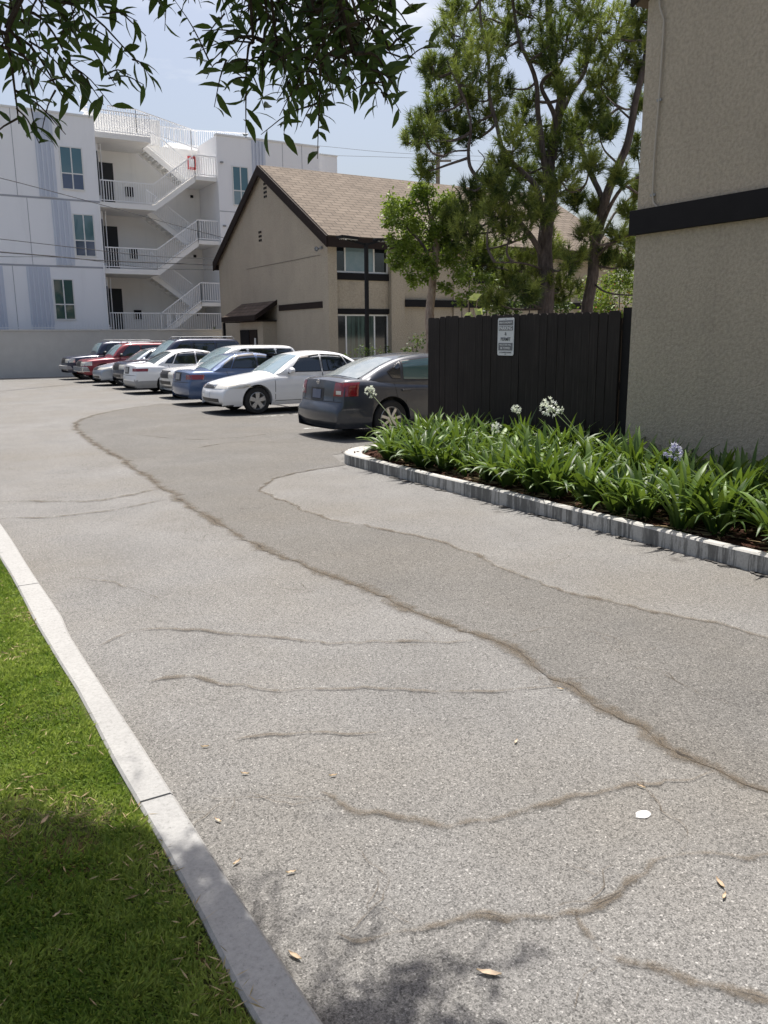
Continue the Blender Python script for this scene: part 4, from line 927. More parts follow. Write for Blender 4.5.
# trunk shut lines
for s in (-1, 1): gdec('boot_gap', [(5.8, s*.555, .67), (5.8, s*.565, .67), (5.8, s*.565, 1.0), (5.8, s*.555, 1.0)], (-1, 0, 0), 'seam', bpy.data.objects[grey.children[0].name], off=.002, nu=1, nv=8)
park(sedan(L=4.75, W=1.78, H=1.44, wglass='glass_pale', moulding='paint_white', fplate=1, grille_bar=1, grille=(.34, .60, .665), head=(-.12, .56, .42, 1.02, .60, .715)), 'white_saloon', 'white saloon parked nose out with five spoke wheels, beside the dark grey saloon', 18.88, 6.5, True)
park(sedan(L=4.55, W=1.72, H=1.38, paint='paint_blue', rglass='glass_pale', plate='bumper_grey', tail=(4.66, 4.28, .70, 1.0, .70, .82), bumper_line=(.62,), side=None or sedan(L=4.55)['side']), 'blue_saloon', 'blue saloon with its boot to the driveway, just beyond the white nose-out saloon', 21.85, 6.68, False)
park(suv(L=4.35, W=1.74, H=1.54, paint='paint_lightsilver', nose=1.15, rake=.85, hood=.92, zb=.22, boxy=.3, wr=.32, wglass='glass_pale'), 'silver_wagon', 'silver high-roofed wagon between the blue saloon and the white saloon parked boot out', 24.65, 7.15, True)
park(sedan(L=4.78, W=1.78, H=1.42, rglass='glass_mid', two=.45, plate='bumper_grey', tail=(4.9, 4.46, .70, 1.0, .73, .82), bumper_line=(.60,)), 'white_saloon', 'white saloon with dark red tail lamps, boot to the driveway and beige lower bumper', 27.5, 6.75, False)
park(suv(L=4.75, W=1.84, H=1.76, paint='paint_navy', nose=1.3, rake=.75, rack=(2.2, 4.3, 1.76), wglass='glass_pale', two=.62, two_mat='paint_navy'), 'navy_suv', 'navy off-roader with roof rails parked nose out behind the rear white saloon', 30.35, 7.1, True, 'suv')
park(sedan(L=4.6, W=1.75, H=1.42, paint='paint_silverblue', wglass='glass_mid', grille_bar=1), 'silver_saloon', 'silver saloon parked nose out between the navy off-roader and the red off-roader', 33.2, 6.95, True)
park(suv(L=4.3, W=1.74, H=1.6, paint='paint_red', nose=1.15, rake=.6, hood=.98, rack=(1.9, 3.9, 1.6), wglass='glass_pale', chrome_front=(.45, .66)), 'red_suv', 'red off-roader with silver front bumper parked nose out next to the dark blue boxy one', 36.1, 6.95, True, 'suv')
park(suv(L=4.3, W=1.76, H=1.66, paint='paint_navy', nose=1.25, rake=.42, hood=1.04, boxy=1, rack=(1.9, 3.9, 1.66), wglass='glass_pale', chrome_front=(.46, .62), bump_mat='bumper_grey'), 'offroad_car', 'dark blue boxy off-roader at the far end of the row beside the grey wall', 39.2, 6.9, True, 'suv')

# ------------------------------------------------------------------ trees
def grow(path, n=5): return catmull(path, n)
def tree_limbs(specs, name, mat, root, base):
    m = MB()
    for pts, r0, r1 in specs:
        c = grow(pts, 5); k = len(c); c = [p+Vector((mnoise.noise(p*1.1), mnoise.noise(p*1.1+Vector((5, 5, 5))), mnoise.noise(p*1.1+Vector((9, 1, 5)))))*min(.12, r0*1.2)*(1 if 0 < i < k-1 else 0) for i, p in enumerate(c)]
        m.tube([p-base for p in c], [r0+(r1-r0)*i/(k-1) for i in range(k)], 8 if r0 > .05 else 5)
    return m.build(name, mat, root, smooth=True, ang=60, fixn=False)
base = Vector((at(545, 400, 19).x, at(545, 400, 19).y, 0))
pine = thing('pine_tree', 'large dark pine with long needles and forked trunks behind the black fence', 'tree', base)
A = lambda l: [at(*q) for q in l]
t1b = Vector((at(545, 337, 19).x, at(545, 337, 19).y, -.1)); t2b = Vector((at(585, 337, 19.5).x, at(585, 337, 19.5).y, -.1))
trunks = [([t1b]+A([(545, 330, 19), (546, 250, 19), (548, 200, 19.2), (552, 150, 19.3), (558, 100, 19.5), (553, 55, 19.6), (548, 5, 19.7), (545, -70, 19.8)]), .25, .10),
          ([t2b]+A([(588, 320, 19.5), (594, 250, 19.3), (604, 205, 19), (618, 165, 18.6), (632, 120, 18.3), (645, 60, 18), (658, -20, 17.8)]), .19, .08)]
limbs = [(A([(546, 262, 19), (525, 225, 18.7), (498, 196, 18.4), (474, 176, 18.2), (468, 150, 18.1), (469, 112, 18), (446, 58, 18)]), .13, .03),
         (A([(547, 240, 19), (538, 195, 18.6), (522, 172, 18.4), (504, 150, 18.3), (492, 115, 18.2), (486, 60, 18), (480, 0, 18)]), .14, .04),
         (A([(549, 185, 19.2), (540, 125, 18.8), (536, 82, 18.6), (520, 40, 18.4), (512, -20, 18.3)]), .13, .05),
         (A([(552, 150, 19.3), (556, 118, 19), (540, 85, 18.8), (562, 60, 18.8), (575, 10, 18.8)]), .12, .04),
         (A([(554, 130, 19.4), (568, 96, 19.6), (584, 72, 19.8), (590, 30, 20), (600, -20, 20)]), .11, .05),
         (A([(604, 205, 19), (588, 165, 19.2), (580, 140, 19.3), (578, 105, 19.5), (600, 70, 19.6), (622, 10, 19.6)]), .12, .05),
         (A([(596, 240, 19.3), (612, 205, 18.6), (632, 182, 18.2), (665, 172, 18)]), .10, .04), (A([(592, 262, 19.4), (612, 243, 18.9), (645, 228, 18.4)]), .09, .04),
         (A([(594, 250, 19.3), (606, 228, 19.8), (632, 196, 20.3), (660, 180, 20.5)]), .08, .03), (A([(590, 280, 19.5), (606, 292, 19), (640, 296, 18.6)]), .05, .025),
         (A([(546, 270, 19), (520, 262, 18.3), (495, 262, 17.8)]), .05, .02), (A([(468, 150, 18.1), (452, 152, 17.9), (436, 162, 17.7)]), .04, .015), (A([(474, 176, 18.2), (485, 160, 17.8), (478, 150, 17.5)]), .035, .012),
         (A([(552, 200, 19.2), (566, 190, 18.6), (580, 190, 18.2)]), .05, .02), (A([(618, 165, 18.6), (604, 150, 18.2), (598, 128, 18)]), .05, .02), (A([(632, 120, 18.3), (615, 105, 18.6), (605, 95, 18.8)]), .05, .02)]
cl = [(462, 38, 24), (478, 70, 26), (458, 68, 16), (434, 78, 13), (432, 66, 9), (488, 18, 28), (528, 12, 28), (505, 42, 18), (560, 38, 22), (600, 28, 26), (638, 18, 20), (625, 58, 20), (588, 60, 16), (545, 55, 14), (580, 8, 24), (455, 10, 12),
      (430, 112, 14), (422, 128, 13), (440, 140, 15), (414, 140, 9), (426, 170, 12), (456, 126, 16), (487, 112, 17), (500, 88, 12), (515, 140, 16), (562, 152, 24), (545, 140, 16), (580, 138, 16), (575, 122, 13), (610, 96, 10), (640, 105, 12), (600, 124, 9), (638, 148, 10),
      (520, 172, 17), (508, 195, 15), (560, 182, 15), (540, 210, 17), (490, 178, 12), (490, 215, 17), (470, 205, 17), (512, 228, 17), (465, 232, 15), (482, 250, 16), (500, 262, 15), (520, 268, 16), (550, 245, 13), (570, 262, 14), (604, 258, 11), (618, 178, 11), (630, 210, 9), (634, 242, 10), (562, 288, 15), (525, 292, 12), (588, 232, 10), (448, 232, 12), (596, 205, 8), (640, 70, 12), (565, 90, 9), (528, 100, 8), (470, 100, 10), (644, 40, 14), (628, 262, 8),
      (480, 265, 14), (508, 285, 14), (540, 282, 14), (490, 300, 11), (545, 180, 13), (528, 205, 14), (502, 165, 12), (590, 110, 11), (612, 130, 10), (590, 165, 11), (576, 200, 11), (640, 190, 11), (618, 235, 10), (600, 82, 12), (556, 78, 10), (455, 100, 11), (470, 135, 10), (520, 120, 11), (452, 215, 14), (470, 190, 10),
      (500, -30, 30), (550, -35, 32), (610, -35, 30), (650, -30, 25)]
skel = [p for s_ in (trunks+limbs) for p in grow(s_[0], 4)[3:]]
rp = random.Random(21); TP = []; TD = []; TT = []; tw_ = []
for (u, v, r) in cl:
    D = rp.uniform(17.4, 20.2); c = at(u, v, D); rm = r*1.12/820*D
    nb_ = min(skel, key=lambda p: (p-c).length+max(0, p.z-c.z)*.6)
    mid = (nb_+c)/2+Vector((rp.uniform(-.2, .2), rp.uniform(-.2, .2), -.12)); tw_.append(([nb_, mid, c], .035, .012))
    tone0 = rp.uniform(.05, .75)
    nsub = int(7+r*1.6)
    for k in range(nsub):
        d = Vector((rp.gauss(0, 1), rp.gauss(0, 1), rp.gauss(0, 1))).normalized()*rm*(rp.random()**.45)*1.05; d.z *= .9; p = c+d
        if k % 3 == 0: tw_.append(([c+d*.1, c+d*.6+Vector((0, 0, -.06)), p], .011, .005))
        out = (d.normalized()*.6+Vector((0, 0, .9))+Vector((rp.uniform(-.5, .5), rp.uniform(-.5, .5), 0))).normalized()
        TP.append(p); TD.append(out); TT.append(min(1, max(0, tone0*.7+.1+rp.gauss(0, .26)+.3*d.z/rm)))  # tone rises towards each clump's top: highlights put into the needle colour
trunks = [(a, r0*.82, r1*.6) for a, r0, r1 in trunks]; limbs = [(a, r0*.56, r1*.6) for a, r0, r1 in limbs]
tree_limbs(trunks, 'trunk', 'pine_bark', pine, base); tree_limbs(limbs, 'limbs', 'pine_bark', pine, base); tree_limbs(tw_, 'branches', 'pine_bark', pine, base)
def tufts(TP, TD, TT, per, ln, wd, spread, seed):
    r_ = np.random.RandomState(seed); P = np.repeat(np.array([tuple(p) for p in TP]), per, 0); D0 = np.repeat(np.array([tuple(p) for p in TD]), per, 0); n = len(P)
    D = unit(D0*.8+r_.normal(size=(n, 3))*spread); P = P+D0*r_.uniform(-.12, .12, (n, 1)); S = unit(np.cross(D, r_.normal(size=(n, 3)))); l = r_.uniform(*ln, n)[:, None]
    V = np.stack([P-S*wd/2, P+S*wd/2, P+D*l-np.array([0, 0, 1])*l*.12], 1).reshape(-1, 3); t = np.clip(np.repeat(np.array(TT), per)+r_.normal(size=n)*.12, 0, 1)
    return V, np.arange(n*3).reshape(-1, 3), np.repeat(t, 3)
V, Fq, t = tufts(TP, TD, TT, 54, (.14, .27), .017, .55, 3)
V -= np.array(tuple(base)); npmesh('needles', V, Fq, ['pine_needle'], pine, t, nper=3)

def leafcloud(cl, dr, size, n_per, seed, root, base, mat, name='leaves', aspect=.5, flat=.4, zs=.85, hollow=.4):
    r_ = np.random.RandomState(seed); Ps = []; Ts = []
    for (c, rm) in cl:
        n = int(n_per*rm*rm); d = unit(r_.normal(size=(n, 3)))*(r_.rand(n, 1)**hollow)*rm*[1, 1, zs]
        # finer clumps give an uneven outline
        sub = unit(r_.normal(size=(max(3, int(9*rm*rm+4)), 3)))*rm*.8*[1, 1, zs]; k = r_.randint(0, len(sub), n); m = r_.rand(n, 1) < .65
        d = np.where(m, sub[k]+r_.normal(size=(n, 3))*rm*.2, d); tt = r_.uniform(.1, .9, len(sub))[k]
        Ps.append(np.array(tuple(c))+d); Ts.append(tt*.6+.2+r_.normal(size=n)*.15)
    P = np.concatenate(Ps); T = np.clip(np.concatenate(Ts), 0, 1); n = len(P); D = unit(r_.normal(size=(n, 3))*[1, 1, .7]+[0, 0, -.25]); S = unit(np.cross(D, r_.normal(size=(n, 3))*[flat, flat, 1]))
    ln = r_.uniform(size[0], size[1], n); V = quads(P-np.array(tuple(base)), D, S, 0, ln, ln*aspect)
    return npmesh(name, V, np.arange(n*4).reshape(-1, 4), [mat], root, np.repeat(T, 4))
# small bright tree
D = 20.0; b0 = at(427, 380, D); base = Vector((b0.x, b0.y, 0)); bt = thing('paperbark_tree', 'small bright green leafy tree with pale peeling trunk left of the pine', 'tree', base)
tree_limbs([([Vector((b0.x, b0.y, -.1))]+A([(427, 360, D), (430, 320, D), (433, 280, D), (436, 250, D), (430, 215, D)]), .15, .06)], 'trunk', 'pale_bark', bt, base)
tree_limbs([(A([(434, 275, D), (424, 250, D-.2), (405, 225, D-.4)]), .05, .02), (A([(436, 255, D), (446, 235, D+.3), (455, 215, D+.4)]), .05, .02), (A([(435, 262, D), (418, 255, D+.4), (402, 250, D+.5)]), .04, .015), (A([(430, 215, D), (425, 200, D), (415, 195, D)]), .03, .01)], 'limbs', 'pine_bark', bt, base)
cl2 = [((at(402, 212, D-.5)), .50), (at(425, 203, D), .52), (at(447, 208, D+.4), .45), (at(390, 220, D+.1), .28), (at(415, 232, D+.4), .5), (at(398, 244, D-.2), .36), (at(440, 232, D-.3), .45), (at(410, 260, D), .45), (at(428, 262, D-.5), .38), (at(450, 252, D+.2), .45), (at(396, 262, D+.2), .24), (at(418, 278, D+.3), .3), (at(458, 275, D-.1), .3), (at(461, 222, D+.2), .32), (at(444, 288, D+.1), .22)]
leafcloud([(c, r*.97) for c, r in cl2], 0, (.07, .13), 5200, 31, bt, base, 'broad_leaf')
# flowering shrubs / hedge behind the fence
def shrub(name, label, cat, cl, mat, size, n, seed, fl=None):
    c0 = cl[0][0]; base = Vector((c0.x, c0.y, 0)); t = thing(name, label, cat, base)
    m = []
    for (c, r) in cl: m.append(([base+Vector((0, 0, -.05)), (base+c)/2+Vector((rp.uniform(-.1, .1), 0, 0)), c], .03, .01))
    tree_limbs(m, 'stems', 'pine_bark', t, base); leafcloud(cl, 0, size, n, seed, t, base, mat)
    if fl: leafcloud([(c, r*1.02) for c, r in cl], 0, (.03, .06), fl, seed+1, t, base, 'petal_red', 'flowers', .8, 1, .9, .1)
shrub('bottlebrush_shrub', 'green shrub dotted with red flowers behind the right end of the black fence', 'shrub', [(at(615, 290, 22), .55), (at(600, 305, 21.6), .5), (at(632, 280, 22.3), .6), (at(622, 262, 22), .35), (at(590, 290, 22.4), .35), (at(640, 310, 21.5), .6), (at(608, 322, 21.5), .5)], 'broad_leaf', (.06, .12), 3200, 51, 160)
shrub('leafy_shrub', 'mid green leafy shrub between the small tree and the pine trunk', 'shrub', [(at(470, 275, 19.2), .35), (at(480, 295, 19), .3), (at(462, 300, 19.3), .25), (at(492, 282, 19.2), .3)], 'broad_leaf', (.06, .12), 3200, 61)
shrub('dark_shrub', 'dense dark green shrub directly behind the fence left of the pine trunk', 'shrub', [(at(515, 300, 20.5), .42), (at(495, 308, 20.6), .35), (at(532, 292, 20.5), .35), (at(560, 302, 20.8), .35)], 'willow_leaf', (.07, .13), 2600, 91)
shrub('entrance_shrub', 'small dark shrub at the foot of the house wall left of the pale trunk', 'shrub', [(at(412, 345, 24.5), .32), (at(418, 338, 24.5), .25), (at(408, 355, 24.5), .25)], 'willow_leaf', (.07, .13), 900, 71)
shrub('window_shrub', 'low dark shrub under the ground floor window of the tan house', 'shrub', [(at(372, 350, 28), .3), (at(360, 352, 28.1), .25), (at(384, 352, 28), .28), (at(349, 356, 28), .22)], 'willow_leaf', (.07, .13), 900, 73)
shrub('corner_shrub', 'small yellow green shrub at the right end of the retaining wall', 'shrub', [(at(214, 333, 44.5), .35), (at(210, 336, 44.5), .3)], 'broad_leaf', (.08, .14), 700, 77)
# broad pale leaves poking over the fence top
b0 = at(470, 318, 15.5); base = Vector((b0.x, b0.y, 0)); pl = thing('pale_leaf_plant', 'plant with a few broad pale yellow green leaves poking above the black fence', 'plant', base)
st = MB(); V = []; 
for (u, v, du, dv) in ((468, 300, 14, -6), (478, 296, -9, 1), (472, 312, -8, 4), (478, 316, 4, -8), (474, 308, 8, 8), (466, 316, 9, 3)):
    a = at(u, v, 15.5); b2 = at(u+du, v+dv, 15.4); st.tube([base-base, Vector((0, 0, (a.z)*.6)), a-base], [.012, .01, .006], 5); d = (b2-a); sd_ = d.cross(FW).normalized()*.055+Vector((0, 0, .02))
    V += [a-base, a+d*.5+sd_-base, b2-base, a+d*.5-sd_-base]
st.build('stems', 'pale_bark', pl); npmesh('leaves', np.array([tuple(p) for p in V]), np.arange(len(V)).reshape(-1, 4), ['pale_leaf'], pl, np.repeat(np.random.RandomState(1).rand(len(V)//4), 4))

# ------------------------------------------------------------------ lily bed (agapanthus clumps)
def clump_mesh(seed, nl=58, dry=.05):
    r_ = random.Random(seed); V = []; Fc = []; T = []
    for i in range(nl):
        a = r_.uniform(0, 2*math.pi); L = r_.uniform(.38, .66); lean = r_.uniform(.08, 1.0)**.8; w = r_.uniform(.016, .028); b = Vector((math.cos(a), math.sin(a), 0)); s = Vector((-b.y, b.x, 0)); tw = r_.uniform(-.5, .5)
        p = b*r_.uniform(0, .07)+Vector((0, 0, -.02)); ang = R(86)-lean*R(35); n = 8; k0 = len(V); tone = min(1, max(0, r_.gauss(.40, .30)))
        bend = r_.uniform(.5, 1.5)*(0.4+lean)
        for k in range(n+1):
            t = k/n; ww = w*(.75+.5*math.sin(math.pi*min(1, t*1.1+.1)))*(1 if t < .75 else max(.03, (1-t)/.25)**.7); ss = (s*math.cos(tw*t)+Vector((0, 0, 1))*math.sin(tw*t)); nrm = Vector((0, 0, 1))
            V += [p-ss*ww+nrm*ww*.35, p, p+ss*ww+nrm*ww*.35]; T += [tone+.1*t]*3
            an = ang-bend*t*t*1.25; p = p+(b*math.cos(an)+Vector((0, 0, math.sin(an))))*(L/n)
        for k in range(n):
            for j in (0, 1): Fc.append((k0+k*3+j, k0+k*3+j+1, k0+(k+1)*3+j+1, k0+(k+1)*3+j))
    return np.array([tuple(v) for v in V]), np.array(Fc), np.array(T)
CL = [clump_mesh(100+i) for i in range(6)]
cmesh = []
for i, (V, Fq, T) in enumerate(CL):
    o = npmesh('leaves', V, Fq, ['lily_leaf'], None, T, smooth=True); cmesh.append(o.data); bpy.data.objects.remove(o)
# dead skirt leaves
r_ = np.random.RandomState(9); n = 30; P = np.stack([r_.uniform(-.05, .05, n), r_.uniform(-.05, .05, n), r_.uniform(.0, .05, n)], 1); Aa = r_.uniform(0, 2*np.pi, n); Dd = unit(np.stack([np.cos(Aa), np.sin(Aa), r_.uniform(-.05, .15, n)], 1)); Ss = unit(np.cross(Dd, np.tile([0, 0, 1.], (n, 1))+r_.normal(size=(n, 3))*.5))
o = npmesh('dead_leaves', quads(P, Dd, Ss, 0, r_.uniform(.15, .32, n), r_.uniform(.012, .022, n)), np.arange(n*4).reshape(-1, 4), ['straw'], None, np.repeat(r_.rand(n), 4)); dmesh = o.data; bpy.data.objects.remove(o)
def umbel(c, r, mat, parent, seed, name='flower_head'):
    r_ = np.random.RandomState(seed); n = 26; out = []; ts = []
    for i in range(n):
        d = unit(r_.normal(size=(1, 3))+[0, 0, .35])[0]; p = np.array(tuple(c))+d*r*r_.uniform(.45, .8)
        for k in range(6):
            a = k*math.pi/3; e = unit(np.cross(d, [[.3, .5, .8]]))[0]; f = np.cross(d, e); q = e*math.cos(a)+f*math.sin(a); dd = unit((d*.9+q*.75)[None])[0]; s = np.cross(dd, d); l = r*r_.uniform(.32, .48); s = s/np.linalg.norm(s)*r*.075
            out += [p, p+dd*l*.5+s, p+dd*l, p+dd*l*.5-s]; ts += [r_.rand()]*4
        s = unit(np.cross(d, [[.1, .9, .4]]))[0]*.0018; out += [np.array(tuple(c))-s, np.array(tuple(c))+s, p+s, p-s]; ts += [.2]*4
    return npmesh(name, np.array(out), np.arange(len(out)).reshape(-1, 4), [mat], parent, np.array(ts))
spots = []
rs_ = random.Random(44)
for row, (x, y0, y1, step) in enumerate(((5.82, -.6, 9.75, .40), (6.38, -.5, 10.35, .46), (6.85, -.4, 10.5, .50), (7.28, .0, 10.4, .56))):
    y = y0
    while y < y1: spots.append((x+rs_.uniform(-.08, .08), y+rs_.uniform(-.08, .08), row)); y += step
flowers = [   # head at photo position, at depth of column x
    ((370, 392), 5.95, .07, 'petal_white', 'lily plant with a white flower leaning across the rear wheel of the dark saloon'),
    ((497, 428), 6.1, .055, 'petal_white', 'strap-leaved plant with one low white flower head'),
    ((516, 410), 6.5, .05, 'petal_white', 'strap-leaved plant with a small white flower head in front of the fence'),
    ((550, 407), 6.5, .085, 'petal_white', 'strap-leaved plant with the largest white flower heads in front of the fence'),
    ((674, 453), 6.1, .07, 'petal_lilac', 'strap-leaved plant with a pale lilac flower head')]
used = {}
for fi, ((u, v), x, r, mat, lab) in enumerate(flowers):
    p = at_x(u, v, x); bp = {0: (398, 425), 1: (520, 455), 2: (527, 440), 3: (582, 440), 4: (712, 490)}[fi]; q = at_x(bp[0], bp[1], x+.1)
    i = min((i for i in range(len(spots)) if i not in used), key=lambda i: (spots[i][0]-x-.15)**2+(spots[i][1]-q.y)**2*3); used[i] = (fi, p, q, r, mat, lab)
for i, (x, y, row) in enumerate(spots):
    sc_ = rs_.uniform(.85, 1.15)*(1.0 if row < 2 else 1.12); z = .10
    if i in used:
        fi, p, q, r, mat, lab = used[i]; t = thing('lily_plant', lab, 'plant', (x, y, z), 0)
    else:
        where = ('in the front row along the stained kerb' if row == 0 else 'in the second row from the stained kerb' if row == 1 else 'in the third row from the stained kerb' if row == 2 else 'in the back row against the black fence' if y > 6.9 else 'in the back row against the stucco wall')
        t = thing('lily_plant', 'clump of strap leaves without flowers '+where, 'plant', (x, y, z), 0, 'lily clumps '+where)
    o = bpy.data.objects.new('leaves', cmesh[rs_.randrange(6)]); COL.objects.link(o); o.parent = t; o.rotation_euler = (rs_.uniform(-.1, .1), rs_.uniform(-.1, .1), rs_.uniform(0, 6.28)); o.scale = (sc_, sc_, sc_*rs_.uniform(.88, 1.12))
    o2 = bpy.data.objects.new('dead_leaves', dmesh); COL.objects.link(o2); o2.parent = t; o2.rotation_euler = (0, 0, rs_.uniform(0, 6.28))
    if i in used:
        b = Vector((x, y, z)); m = MB(); m.tube(catmull([Vector((0, 0, 0)), (q-b)*.7+Vector((0, 0, .05)), q-b, p-b], 6), .0045, 6); m.build('flower_stalk', 'stalk', t, smooth=True); umbel(p-b, r*1.35, mat, t, 5+fi)
        if fi == 3:
            p2 = at_x(542, 405, x+.0)-b; umbel(at_x(560, 410, 6.5)-b, .05, mat, t, 77); m = MB(); m.tube(catmull([Vector((0, 0, 0)), (q-b)*.75+Vector((0, .02, .05)), q-b+Vector((0, -.04, 0)), at_x(560, 410, 6.5)-b], 6), .004, 6); m.build('flower_stalk', 'stalk', t, smooth=True)

# ------------------------------------------------------------------ overhanging willow-leaved tree (foreground)
tb = Vector((-1.75, 1.6, 0)); ft = thing('overhanging_tree', 'narrow-leaved tree whose dark drooping branches hang over the top of the view', 'tree', tb)
limb = []; LP_, LD_, LT_ = [], [], []; rl = random.Random(77)
def sprig(path, r0, r1, dens, lsize=(.055, .10), start=.0):
    c = catmull(path, 6); limb.append((path, r0, r1)); L = 0; acc = 0
    tot = sum((b-a).length for a, b in zip(c[:-1], c[1:])); run = 0
    for a, b in zip(c[:-1], c[1:]):
        l = (b-a).length; d = (b-a).normalized(); acc += l*dens; run += l
        while acc > 1:
            acc -= 1
            if run/tot < start: continue
            p = a+(b-a)*rl.random(); gq = p-SUN*(p.z/SUN.z)
            if (gq.x > .76 and gq.y > 1.68) or (.6 < gq.x <= .76 and gq.y > 2.35) or (gq.x <= .6 and gq.y > 3.25-1.2*max(0, gq.x)): continue
            side = Vector((rl.gauss(0, 1), rl.gauss(0, 1), rl.gauss(0, 1))); side = (side-d*side.dot(d)).normalized()
            LP_.append(p); LD_.append((d*.5+side*.95+Vector((0, 0, -.12))).normalized()); LT_.append(rl.random())
def spray(u, v, d, du, dv, n=4, dens=70, sp_=.22):
    """a hanging twig that ends at photo position u,v (d deep) and comes from u+du, v+dv, with side twigs"""
    a = at(u+du, v+dv, d+rl.uniform(-.15, .15)); b = at(u, v, d); mid = (a+b)/2+Vector((0, 0, .05)); sprig([a, mid, b], .006, .0015, dens)
    for k in range(n):
        t = rl.uniform(.1, .95); p = a*(1-t)+b*t; e = (b-a).normalized(); q = p+(e*.6+Vector((rl.gauss(0, .6), rl.gauss(0, .6), rl.gauss(-.08, .4)))).normalized()*rl.uniform(.5, 1)*sp_; sprig([p, (p+q)/2+Vector((0, 0, .015)), q], .003, .001, dens)
# left group
for a in [(135, 90, 2.7, -75, -90, 5), (112, 112, 2.6, -50, -90, 4), (142, 62, 2.8, -70, -60, 3), (60, 125, 2.4, -50, -90, 4), (35, 135, 2.2, -25, -110, 4), (15, 150, 2.1, -10, -120, 4), (8, 90, 2.0, -30, -90, 4), (30, 80, 2.3, -20, -90, 4),
          (60, 60, 2.4, -20, -80, 4), (85, 55, 2.5, -30, -80, 4), (40, 30, 2.2, -20, -60, 3), (10, 40, 2.1, -20, -70, 4), (95, 20, 2.7, -30, -60, 3), (-20, 120, 2.0, -10, -120, 3), (70, 95, 2.5, -45, -80, 4),
          (155, 30, 2.9, 20, -60, 3), (165, 8, 2.9, 10, -50, 3), (215, 22, 3.0, -15, -60, 4), (185, 5, 3.0, -10, -50, 3), (225, 48, 3.0, -20, -70, 3)]: spray(a[0]+4, a[1]-26, a[2]*.94, a[3]*1.3, a[4]*.75, max(2, a[5]-1), dens=33, sp_=.18)
# right group
for a in [(207, 80, 3.0, 60, -30, 3), (235, 70, 3.0, 50, -50, 4), (245, 105, 3.0, 40, -70, 4), (262, 95, 2.9, 20, -80, 4), (250, 40, 3.1, 20, -60, 4), (280, 110, 3.0, 20, -90, 4), (300, 100, 2.8, 10, -90, 5), (310, 128, 3.0, -5, -90, 3), (322, 118, 2.9, 5, -90, 4), (335, 105, 3.0, 0, -90, 4),
          (290, 60, 2.9, 0, -80, 5), (320, 70, 2.8, 0, -90, 5), (350, 95, 2.9, -5, -90, 4), (340, 50, 3.0, 0, -70, 5), (365, 70, 3.0, -15, -80, 4), (375, 40, 3.1, -10, -70, 4), (392, 22, 3.1, -20, -50, 3), (398, 110, 3.0, -35, -60, 3), (412, 78, 3.0, -45, -20, 3), (385, 60, 3.0, -30, -50, 3), (388, 118, 3.0, -22, -55, 3),
          (270, 30, 3.0, 0, -70, 5), (300, 25, 2.9, 0, -60, 5), (330, 20, 3.0, 0, -60, 5), (360, 15, 2.9, 0, -60, 5), (245, 15, 3.1, 0, -60, 4), (310, 45, 3.2, -20, -60, 4), (280, 80, 3.2, 10, -70, 4), (355, 55, 3.2, 10, -60, 4)]: spray(a[0], a[1]-14, a[2]*.80, a[3]*1.2+rl.uniform(-55, 55), a[4]*.7, a[5], dens=31, sp_=.20)
# crown above the lawn (outside the frame), placed where its shade falls on lawn, kerb and drive
def lift(gx, gy, z): return Vector((gx, gy, .1))+SUN*((z-.1)/SUN.z)
zmin = lambda p: 1.75+.47*math.hypot(p.x, p.y)+.12
def shade_at(u, v, r, n, z=(3.2, 4.6)):
    g0 = at_z(u, v, .1)
    for k in range(int(n*1.7)):
        gx, gy = g0.x+rl.gauss(0, r), g0.y+rl.gauss(0, r*.9); p = lift(gx, gy, rl.uniform(*z))
        if p.z < zmin(p): p = lift(gx, gy, max(p.z, 1.75+.47*(math.hypot(gx, gy)+1.2)+.2))
        if p.z < zmin(p): continue
        q = p+Vector((rl.gauss(0, .12), rl.gauss(0, .12), rl.uniform(-.05, .12))); sprig([q, (p+q)/2, p+(p-q)*.3], .004, .001, 75)
for a in [(20, 1000, .20, 70), (80, 950, .20, 80), (130, 1010, .18, 80), (100, 880, .14, 45), (40, 850, .14, 40), (170, 960, .12, 45), (30, 770, .10, 16), (195, 1010, .10, 35), (60, 920, .2, 60), (120, 850, .07, 12), (10, 800, .12, 18),
          (230, 975, .06, 8), (265, 1010, .06, 10), (225, 900, .05, 4), (350, 990, .05, 14), (335, 1010, .06, 14), (380, 1018, .06, 14), (445, 1012, .04, 9), (480, 1022, .04, 7), (-60, 1000, .4, 120), (100, 1150, .45, 160), (-200, 900, .5, 120), (300, 1150, .2, 60)]: shade_at(*a)
cpts = [p for p in LP_[::60]]
limb2 = [([tb+Vector((0, 0, -.1)), tb+Vector((.03, .02, 1.2)), tb+Vector((.1, .1, 2.3)), tb+Vector((.3, .3, 3.3)), tb+Vector((.6, .7, 4.4))], .13, .05)]
hubs = [tb+Vector((.15, .15, 2.7)), tb+Vector((.3, .3, 3.3)), tb+Vector((.6, .7, 4.4))]
mains = [([tb+Vector((.3, .3, 3.3)), Vector((-.9, 2.1, 3.9)), Vector((-.1, 2.7, 4.0)), Vector((.4, 2.4, 3.6)), Vector((.85, 2.1, 3.25))], .05, .012), ([tb+Vector((.15, .15, 2.7)), Vector((-1.2, 2.2, 3.3)), Vector((-.5, 2.6, 3.5)), Vector((.0, 2.75, 3.3))], .04, .01),
         ([tb+Vector((.3, .3, 3.3)), Vector((-.9, 1.6, 3.9)), Vector((0, 1.9, 4.2)), Vector((.9, 2.0, 4.1))], .045, .01), ([tb+Vector((.6, .7, 4.4)), Vector((-.6, 2.6, 4.9)), Vector((.1, 3.0, 5.0))], .03, .01)]
tree_limbs(limb2, 'trunk', 'twig_bark', ft, tb); tree_limbs(mains, 'limbs', 'twig_bark', ft, tb)
